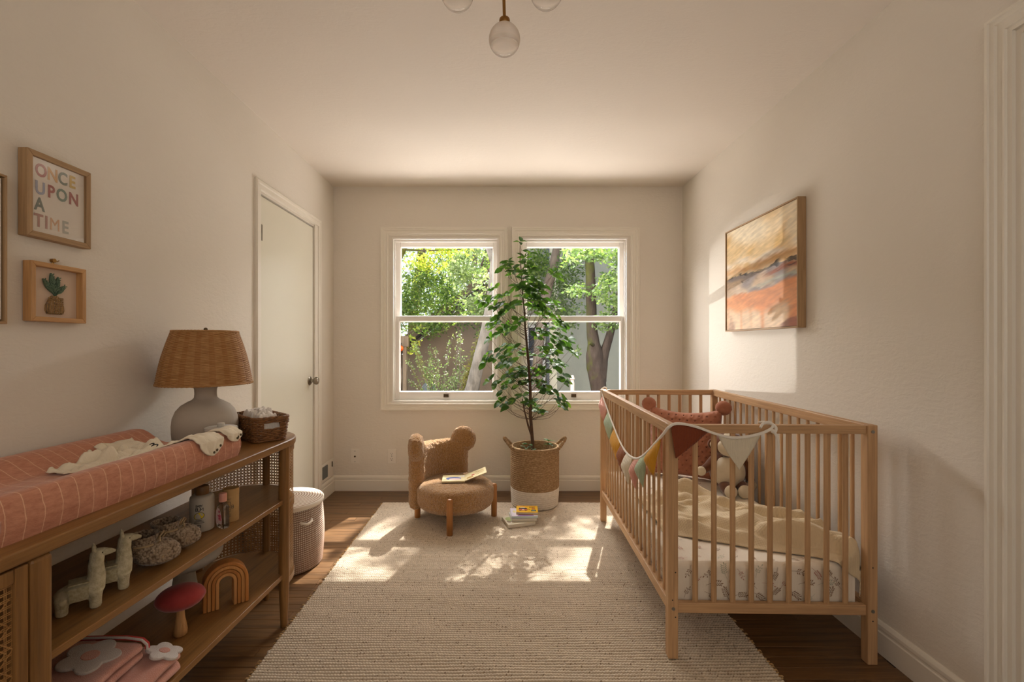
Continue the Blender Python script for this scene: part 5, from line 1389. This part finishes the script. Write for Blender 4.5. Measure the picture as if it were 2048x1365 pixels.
for s, pts, hp in ((-1, [(-.070, .015, .165), (-.115, -.010, .135), (-.150, -.025, .120)], (-.165, -.032, .117)), (1, [(.085, .02, .175), (.108, .0, .120), (.112, -.03, .060)], (.110, -.045, .040))):
    a = MB().tube(pts, [.030, .026, .022], 14).build('arm', brn, mk, smooth=60); tag(MB().ball(hp, (.026, .024, .026), 20, 14).build('hand', crm, a, smooth=180), 'cream hand')
for s, pts, hp, rr in ((-1, [(-.030, -.03, .040), (-.050, -.085, .034), (-.052, -.125, .032)], (-.052, -.140, .034), (.034, .020, .036)), (1, [(.045, -.03, .040), (.052, -.085, .034), (.030, -.125, .032)], (.022, -.140, .034), (.036, .020, .036))):
    a = MB().tube(pts, [.036, .032, .028], 14).build('leg', brn, mk, smooth=60); tag(MB().ball(hp, rr, 20, 14).build('foot', crm, a, smooth=180), 'cream foot')

# ------------------------------------------------------------------ bunting garland tied along the crib
gar = thing('bunting_garland', 'pastel cloth bunting on a white cord looped along the crib rail and front corner', 'garland', (.60, 2.2, .7))
cord_m = fabric('white_cord', (238, 230, 218), (230, 220, 206), 1200, bump=.3)
cp_ = [(.648, 3.058, .882), (.640, 3.00, .842), (.630, 2.80, .768), (.618, 2.594, .705), (.608, 2.40, .655), (.602, 2.25, .640), (.598, 2.117, .652), (.594, 2.02, .680), (.593, 1.917, .728), (.594, 1.82, .784), (.597, 1.735, .838), (.604, 1.704, .866), (.625, 1.700, .880), (.66, 1.698, .880), (.71, 1.697, .868), (.77, 1.695, .846), (.83, 1.694, .832), (.89, 1.692, .836), (.945, 1.692, .850), (.978, 1.693, .866)]
path = dense_path(cp_); MB().tube(path, .0040, 8, flat=1.5).build('cord', cord_m, gar, world=True, smooth=60)
tie = MB(); tie.tube(dense_path([(.978, 1.693, .866), (.985, 1.700, .880), (.975, 1.722, .882), (.955, 1.740, .880)], 4), .004, 7, flat=1.4)
tie.tube(dense_path([(.935, 1.692, .868), (.95, 1.700, .882), (.975, 1.705, .884), (.99, 1.690, .868), (.982, 1.686, .850), (.972, 1.686, .858)], 4), .0042, 7, flat=1.4); tie.ball((.977, 1.686, .856), .008, 10, 8)
tie.tube(dense_path([(.979, 1.684, .856), (.992, 1.682, .830), (.997, 1.684, .790), (.998, 1.686, .750)], 4), .0030, 6, flat=1.6)
tag(tie.build('bow', cord_m, gar, world=True, smooth=60), 'cord knotted over the front rail with a hanging tail')
tie = MB(); tie.tube(dense_path([(.646, 3.05, .88), (.655, 3.03, .892), (.672, 3.03, .886), (.668, 3.045, .85)], 4), .004, 7); tie.tube(dense_path([(.640, 3.03, .872), (.634, 3.02, .84), (.632, 3.02, .81)], 4), .004, 7); tie.ball((.642, 3.03, .872), .008, 10, 8)
tie.build('bow', cord_m, gar, world=True, smooth=60)
FC = {'pink': (222, 160, 142), 'sage': (172, 184, 152), 'mustard': (214, 154, 44), 'brown': (150, 92, 60), 'cream': (230, 216, 190), 'rust': (132, 66, 40)}
FM = {k: fabric('flag_'+k, c, tuple(int(x*.93) for x in c), 1100, bump=.5, bd=.0015) for k, c in FC.items()}
def flag(c, i0, i1, L, col, sway, twist=.045):
    a, b = path[i0], path[i1]; seg = path[i0:i1+1]
    def fn(u, v):
        q = u*(len(seg)-1); i = min(int(q), len(seg)-2); top = seg[i].lerp(seg[i+1], q-i)
        mid = (a+b)/2; w = (1-v**1.15); ctr = Vector((mid.x+sway[0]*v, mid.y+sway[1]*v, 0))
        x = ctr.x+(top.x-mid.x)*w; y = ctr.y+(top.y-mid.y)*w; z = top.z*(1-v)+(mid.z)*v-.004-L*v
        bul = .006*sin(pi*u)*sin(pi*v)+.003*nz(u*3+i0, v*3)
        return (x-bul-twist*(1-u)*min(1, v*2.5)*(1-v)**.8, y, z)
    o = MB().grid(fn, 12, 16).build('flag', FM[col], gar, world=True, smooth=180); solid(o, .0025); tag(o, col+' flag')
for i0, i1, L, col, sw in ((5, 9, .125, 'pink', (-.004, .0)), (10, 14, .125, 'sage', (-.004, 0)), (15, 19, .130, 'mustard', (-.004, -.01)), (20, 23, .12, 'brown', (-.004, -.01)), (24, 28, .135, 'cream', (-.004, 0)), (30, 34, .135, 'pink', (-.004, 0)), (35, 39, .125, 'sage', (-.004, -.02)), (42, 48, .125, 'mustard', (-.004, .01))):
    flag(None, i0, i1, L, col, sw)
flag(None, 58, 73, .105, 'rust', (-.052, -.004), 0); flag(None, 76, 89, .125, 'cream', (-.004, -.006), 0)
# ------------------------------------------------------------------ the garden beyond the windows
ro = random.Random(21)
tag(MB().bx(-9, 9, YB+T+.02, 16, -.5, -.4).build('ground', plain('leaf_mulch', (92, 72, 52), .95, (66, 52, 38), 8, bump=.6, bs=30)), kind='structure')
stuc = plain('grey_green_stucco', (162, 160, 146), .9, (150, 150, 138), 3, bump=.4, bs=40, bd=.01)
nh = thing('neighbour_house', 'grey-green stucco house wall behind the forked tree', 'house', (1.9, 8.3, -.4))
MB().bx(.10, 5.0, 8.3, 8.6, -.4, 4.2).build('wall', stuc, nh, world=True)
creamt = plain('cream_board', (214, 206, 184), .7)
MB().bx(.80, .955, 8.25, 8.30, -.4, 3.4).build('trim_board', creamt, nh, world=True, bevel=.01)
wf = MB(); x0, x1, z0, z1 = .40, .74, .42, 1.52
for a in ((x0, x0+.045, z0, z1), (x1-.045, x1, z0, z1), (x0, x1, z0, z0+.045), (x0, x1, z1-.045, z1), ((x0+x1)/2-.012, (x0+x1)/2+.012, z0, z1), (x0, x1, .90, .93)): wf.bx(a[0], a[1], 8.255, 8.298, a[2], a[3])
w_ = wf.build('window', plain('far_window_white', (206, 204, 204), .5), nh, world=True)
MB().bx(x0+.04, x1-.04, 8.28, 8.29, z0+.04, z1-.04).build('pane', plain('dark_glass', (48, 52, 60), .08), w_, world=True)
MB().tube([(.785, 8.22, -.4), (.785, 8.22, 3.2)], .028, 10).build('downspout', plain('grey_downspout', (92, 96, 100), .5), nh, world=True, smooth=60)
# garden shed with sloping roof on the left
shd = thing('garden_shed', 'brown stucco shed with dark sloping roof edge, left of the leaning tree', 'shed', (-1.0, 8.0, -.4))
brs = plain('brown_stucco', (128, 110, 92), .9, (114, 98, 82), 3, bump=.4, bs=40, bd=.01)
P = [(-2.3, -.4), (.08, -.4), (.08, 2.45), (-.20, 2.25), (-2.3, .56)]
MB().prism(P, 8.05, 8.25, lambda a, b, h: (a, h, b)).build('wall', brs, shd, world=True)
g = MB(); g.prism([(-2.45, .52), (.15, 2.60), (.15, 2.78), (-2.45, .70)], 7.85, 8.5, lambda a, b, h: (a, h, b)); g.build('roof', plain('shed_roof', (112, 94, 76), .8), shd, world=True, bevel=.01)
g = MB(); g.prism([(-2.45, .49), (.15, 2.57), (.15, 2.61), (-2.45, .53)], 7.83, 8.0, lambda a, b, h: (a, h, b)); g.build('fascia', plain('dark_fascia', (40, 30, 24), .8), shd, world=True)
fn_ = thing('gate_frame', 'grey-brown timber gate post and beam at the lower left of the window view', 'gate', (-1.55, 7.0, -.4))
gw = wood('weathered_timber', (104, 88, 70), (136, 118, 98), axis=2, rough=.8)
for x in (-1.565, -1.480): MB().bx(x-.028, x+.028, 6.96, 7.04, -.4, 1.14).build('post', gw, fn_, world=True, bevel=.006)
MB().bx(-2.1, -1.42, 6.95, 7.05, 1.14, 1.30).build('beam', gw, fn_, world=True, bevel=.006)
lt = thing('garden_lantern', 'small orange-red glass ball lantern hanging on the gate post', 'lantern', (-1.520, 6.86, 1.115))
MB().ball((0, 0, 0), .046, 24, 16).build('ball', plain('red_glass', (206, 66, 24), .12, (226, 120, 50), 30), lt, smooth=180); g = MB(); g.cyl((0, 0, .04), (0, 0, .055), .018, n=14); g.tube([(0, 0, .055), (0, .05, .075), (0, .09, .075)], .005, 6); g.build('hanger', M['dark'], lt)
bo_ = thing('garden_light', 'white bollard garden light in front of the grey-green wall', 'garden light', (1.022, 6.9, -.4))
g = MB(); g.lathe([(0, 0), (.030, 0), (.030, 1.0), (.026, 1.02), (.026, 1.05), (.036, 1.06), (.022, 1.11), (0, 1.12)], 20); g.build('post', plain('bollard_white', (226, 208, 196), .5), bo_, smooth=40)
rk = thing('garden_boulder', 'grey rounded boulder among the shrub at the wall foot', 'rock', (-1.16, 7.2, -.4))
MB().ball((0, 0, .42), (.24, .2, .56), 30, 20, fn=lambda d: 1+.08*nz(d.x*2, d.y*2, d.z*2)).build('stone', plain('blue_grey_stone', (118, 122, 124), .85, (96, 100, 102), 6, bump=.6, bs=30, bd=.01), rk, smooth=180)

def barkmat(name, c, c2, moss=None, ml=(.45, .6), msz=3):
    t = NT(name); t.set(rough=.9, spec=.15); v = t.coord('Object', (9, 9, 3)); b = t.ramp(t.noise(v, 1.6, 6, .65, .6), [(.3, lin(c)), (.7, lin(c2))])
    if moss:
        sx = t.node('ShaderNodeSeparateXYZ'); tc = t.node('ShaderNodeTexCoord'); t.link(tc.outputs['Object'], sx.inputs[0])
        m = t.ramp(t.math('ADD', t.noise(t.coord(), msz, 5, .7), t.math('MULTIPLY', sx.outputs['X'], -1.1)), [(ml[0], (0, 0, 0, 1)), (ml[1], (1, 1, 1, 1))]); b = t.mix(m, b, lin(moss))
    t.color(b); t.bump(t.noise(t.coord('Object', (30, 30, 10)), 1.5, 5, .7), .7, .02); return t.mat
pale = barkmat('pale_bark', (72, 68, 62), (118, 112, 104), (96, 92, 44), (.66, .8)); darkb = barkmat('dark_bark', (56, 47, 42), (82, 71, 64), (80, 84, 34), (.64, .82)); midb = barkmat('grey_bark', (96, 84, 76), (124, 112, 102), (110, 106, 56), (.6, .85))
fol_g = foliage('green_leaves', [(58, 84, 40), (86, 112, 54), (112, 134, 72), (140, 152, 92), (74, 98, 46)])
fol_d = foliage('deep_green_leaves', [(62, 84, 46), (88, 108, 62), (112, 132, 86), (74, 98, 60), (144, 156, 108)])
fol_y = foliage('yellow_leaves', [(150, 178, 76), (190, 204, 100), (132, 162, 66), (206, 212, 116), (196, 176, 76)], trans=.6, tcol=(1.6, 1.5, .8, 1))
fol_s = foliage('silver_green_leaves', [(118, 138, 96), (150, 164, 124), (96, 118, 78), (172, 180, 148)])
def leaves(mb, c, r, n, size, rng, flat=.0):
    c = Vector(c)
    for _ in range(n):
        while True:
            d = Vector((rng.uniform(-1, 1), rng.uniform(-1, 1), rng.uniform(-1, 1)))
            if d.length < 1: break
        p = c+Vector((d.x*r[0], d.y*r[1], d.z*r[2])); a = Vector((rng.gauss(0, 1), rng.gauss(0, 1), rng.gauss(0, .7)-.3)).normalized(); b = a.cross(Vector((rng.gauss(0, 1), rng.gauss(0, 1), rng.gauss(0, 1)))).normalized()
        L = size*rng.uniform(.7, 1.35); w = L*.27; nn = a.cross(b)*L*.06
        mb.add([p, p+a*L*.45+b*w+nn, p+a*L, p+a*L*.45-b*w+nn], [(0, 1, 2, 3)])
def clumps(mb, box, n, rr, per, size, rng, gaps=()):
    for _ in range(n):
        c = [rng.uniform(*box[k]) for k in range(3)]; s = rng.uniform(.6, 1.3)
        if any((Vector(c)-g0-g1*((Vector(c)-g0).dot(g1))).length < gr for g0, g1, gr in gaps): continue
        leaves(mb, c, (rr*s, rr*s, rr*.7*s), int(per*s), size, rng)
def tr_(name, label, base, trunks, m, fol, leafspec):
    t_ = thing(name, label, 'tree', base)
    for nm, pts, r in trunks:
        dp = dense_path(pts, 4); rr = []
        for i in range(len(dp)):
            q = i/(len(dp)-1)*(len(r)-1); k = min(int(q), len(r)-2); rr.append((r[k]+(r[k+1]-r[k])*(q-k))*(1+.07*nz(i*.6, r[0]*9, 3)))
        MB().tube(dp, rr, 18).build(nm, m, t_, world=True, smooth=60)
    if leafspec:
        g = MB()
        for sp_ in leafspec: clumps(g, *sp_[:5], ro, *(sp_[6:] if len(sp_) > 6 else ()))
        o = g.build('foliage', fol, t_, world=True, smooth=180); o['kind'] = 'stuff'
    return t_
# leaning pale trunk with moss
tr_('leaning_tree', 'pale leaning mossy tree trunk in the left window', (-.56, 6.0, -.4),
    [('trunk', [(-.56, 6, -.4), (-.46, 6, .4), (-.40, 6, .62), (-.31, 6, 1.0), (-.22, 6, 1.36), (-.15, 6, 1.8), (-.09, 6, 2.4), (.02, 6, 3.2), (.15, 6.1, 4.4)], [.105, .092, .088, .080, .075, .068, .060, .052, .04]),
     ('branch', [(-.12, 6, 2.2), (-.30, 5.95, 2.7), (-.6, 5.9, 3.5)], [.04, .03, .015])], pale, fol_s,
    [(((-.62, -.20), (6.1, 6.6), (1.30, 2.6)), 20, .17, 75, .055), (((-.75, -.45), (6.1, 6.5), (1.75, 2.4)), 8, .16, 65, .05)])
# forked dark trunk, right window
tr_('forked_tree', 'dark forked tree trunk with green moss in the right window', (1.33, 6.5, -.4),
    [('trunk', [(1.36, 6.5, -.4), (1.345, 6.5, .25), (1.33, 6.5, .55), (1.285, 6.5, .85), (1.275, 6.5, 1.02), (1.262, 6.5, 1.18), (1.235, 6.5, 1.40), (1.225, 6.5, 1.8), (1.20, 6.5, 2.4), (1.1, 6.5, 3.4)], [.14, .118, .105, .124, .120, .086, .076, .070, .064, .05]),
     ('trunk', [(1.35, 6.5, .66), (1.375, 6.5, .90), (1.41, 6.5, 1.06), (1.47, 6.5, 1.25), (1.53, 6.5, 1.48), (1.60, 6.5, 1.8), (1.75, 6.5, 2.5)], [.085, .080, .066, .056, .050, .042, .03]),
     ('branch_stub', [(1.25, 6.45, 1.16), (1.20, 6.36, 1.185), (1.16, 6.33, 1.19)], [.03, .022, .018])], darkb, fol_d,
    [(((.86, 1.85), (5.75, 6.35), (1.75, 2.6)), 44, .18, 85, .06), (((1.28, 1.80), (5.9, 6.3), (1.42, 1.9)), 20, .14, 60, .055), (((.78, 1.15), (6.8, 7.6), (1.45, 2.5)), 26, .18, 80, .05), (((.98, 1.10), (6.2, 6.4), (1.05, 1.15)), 2, .06, 16, .05), (((1.68, 1.8), (6.2, 6.4), (1.08, 1.3)), 3, .07, 18, .05)])
tr_('slender_tree', 'grey slender tree trunk seen behind the potted tree', (.52, 7.0, -.4),
    [('trunk', [(.50, 7, -.4), (.51, 7, .8), (.56, 7, 1.4), (.64, 7, 1.9), (.78, 7, 2.5), (1.0, 7, 3.5)], [.078, .074, .078, .074, .066, .05]), ('branch', [(.60, 7, 1.7), (.42, 6.95, 1.85), (.22, 6.9, 2.1)], [.04, .03, .015])], midb, fol_g,
    [(((.10, .66), (7.3, 8.0), (1.75, 2.8)), 26, .2, 80, .055)])
# dense green tree filling the left window, its trunk forks at the top left
tr_('maple_tree', 'bushy green tree with dappled leaves filling the upper left window', (-1.3, 8.9, -.4),
    [('trunk', [(-1.75, 8.9, -.4), (-1.72, 8.9, 1.6), (-1.62, 8.8, 2.3), (-1.5, 8.7, 3.2)], [.12, .10, .09, .07]), ('trunk', [(-.75, 8.8, 1.0), (-.66, 8.8, 2.0), (-.56, 8.8, 2.6), (-.5, 8.8, 3.4)], [.07, .06, .05, .04]), ('branch', [(-.62, 8.8, 2.2), (-.4, 8.7, 2.7), (-.3, 8.7, 3.1)], [.025, .02, .01])], midb, fol_g,
    [(((-1.75, -.85), (7.0, 7.8), (1.42, 2.3)), 44, .22, 90, .055), (((-1.95, -.2), (8.9, 10.2), (1.8, 3.0)), 56, .30, 90, .06), (((-.85, -.28), (7.0, 7.7), (1.30, 2.2)), 22, .18, 80, .05)])
tr_('yellow_maple', 'sunlit yellow-green maple along the top of the left window', (-1.2, 7.9, -.4),
    [('trunk', [(-2.2, 8.2, -.4), (-2.1, 8.1, 1.8), (-1.6, 7.9, 3.0)], [.07, .06, .04]), ('branch', [(-1.7, 7.95, 2.8), (-1.3, 7.8, 2.75), (-.7, 7.7, 2.75)], [.02, .015, .008]), ('branch', [(-1.85, 8.0, 2.3), (-1.62, 7.1, 1.7), (-1.42, 6.9, 1.35)], [.016, .010, .005])], midb, fol_y,
    [(((-1.70, -.55), (7.5, 8.1), (2.55, 3.05)), 22, .2, 60, .06), (((-1.45, -1.2), (7.5, 7.8), (2.25, 2.6)), 8, .16, 55, .06), (((-1.46, -1.28), (6.95, 7.1), (1.02, 1.50)), 8, .07, 18, .05)])
tr_('backdrop_tree', 'grey-green tree standing far behind the garden wall', (-.4, 11.5, -.4),
    [('trunk', [(-.4, 11.5, -.4), (-.5, 11.5, 2.0), (-.3, 11.5, 4.0)], [.18, .15, .1])], midb, fol_s,
    [(((-2.9, .6), (10.8, 12.4), (1.2, 4.3)), 75, .42, 80, .085)])
tr_('backdrop_tree', 'dark green tree standing far behind the neighbour house', (2.6, 11.6, -.4),
    [('trunk', [(2.6, 11.5, -.4), (2.5, 11.5, 2.5), (2.3, 11.5, 4.6)], [.18, .15, .1])], darkb, fol_d, [(((.4, 3.9), (10.8, 12.4), (2.2, 4.8)), 60, .42, 80, .085)])
SD = -Vector(SUN_DIR).normalized()
SKYGAPS = [(Vector((-.72, 3.84, 1.12)), SD, .24), (Vector((-.62, 3.84, 1.62)), SD, .22), (Vector((.84, 3.84, 1.80)), SD, .2), (Vector((.80, 3.84, 1.45)), SD, .16), (Vector((-.25, 3.84, 1.25)), SD, .14)]
# tall crowns above the window view that dapple the sun
tr_('shade_tree', 'tall sunlit tree whose crown dapples the light from above the windows', (2.9, 8.4, -.4),
    [('trunk', [(2.9, 8.4, -.4), (2.8, 8.4, 2.5), (2.4, 8.2, 4.6), (1.9, 8.0, 6.2)], [.16, .14, .11, .06]), ('branch', [(2.4, 8.2, 4.5), (1.4, 7.2, 4.9), (.3, 6.6, 5.1)], [.06, .04, .015]), ('branch', [(2.2, 8.1, 5.2), (1.0, 8.0, 5.9), (-.2, 7.6, 6.1)], [.05, .035, .012])], midb, fol_g,
    [(((-.75, 1.95), (5.6, 8.4), (4.6, 6.2)), 140, .19, 60, .075, None, SKYGAPS)])
# white-flecked shrub in the lower left window
sb_ = thing('flowering_shrub', 'airy shrub with small white blossoms in front of the brown shed wall', 'shrub', (-.85, 6.6, -.4))
st = MB(); lf_ = MB(); wf_ = MB()
for k in range(34):
    x0 = ro.uniform(-1.0, -.62); x1 = x0+ro.uniform(-.42, .30); zt = ro.uniform(.55, 1.32); yb_ = ro.uniform(6.4, 6.8)
    pts = dense_path([(x0, yb_, -.4), (x0+(x1-x0)*.35, yb_, .2+.25*zt), (x1, yb_-.05, zt)], 6); st.tube(pts, .0045, 5)
    for p in pts[5:]:
        leaves(lf_, p, (.045, .045, .05), 9, .032, ro)
        if ro.random() < .55: leaves(wf_, p, (.04, .04, .045), 2, .024, ro)
st.build('stem', midb, sb_, world=True)['kind'] = 'stuff'; lf_.build('foliage', foliage('shrub_leaves', [(96, 118, 74), (124, 142, 96), (150, 162, 116)]), sb_, world=True)['kind'] = 'stuff'
wf_.build('blossom', foliage('blossom_white', [(236, 230, 214), (244, 240, 230)], trans=.3, tcol=(1, 1, .95, 1)), sb_, world=True)['kind'] = 'stuff'
mo = MB()
for k in range(240):
    q = ro.random(); p = Vector((-.50, 6.05, .5)).lerp(Vector((-.255, 6.05, 1.28)), q)+Vector((ro.gauss(0, .025)-.05, 0, 0)); leaves(mo, p, (.02, .02, .03), 2, .035, ro)
vn = thing('climbing_moss', 'yellow-green mossy fringe hanging along the leaning trunk', 'moss', (-.45, 6.05, .5)); mo.build('foliage', foliage('moss_fringe', [(104, 102, 50), (126, 122, 64), (92, 94, 44)]), vn, world=True)['kind'] = 'stuff'
tr_('side_tree', 'round green tree beyond the gate frame, further left than the window shows', (-4.6, 10.2, -.4),
    [('trunk', [(-4.6, 10.2, -.4), (-4.5, 10.2, 1.6), (-4.2, 10.1, 3.2)], [.14, .12, .07])], midb, fol_g, [(((-6.4, -3.0), (9.4, 11.0), (.3, 4.0)), 60, .40, 70, .09)])
tr_('side_tree', 'round deep green tree beside the far end of the neighbour wall', (5.6, 9.2, -.4),
    [('trunk', [(5.6, 9.2, -.4), (5.5, 9.2, 1.6), (5.3, 9.1, 3.2)], [.14, .12, .07])], darkb, fol_d, [(((4.6, 6.6), (8.0, 10.2), (.3, 4.0)), 45, .40, 70, .09)])
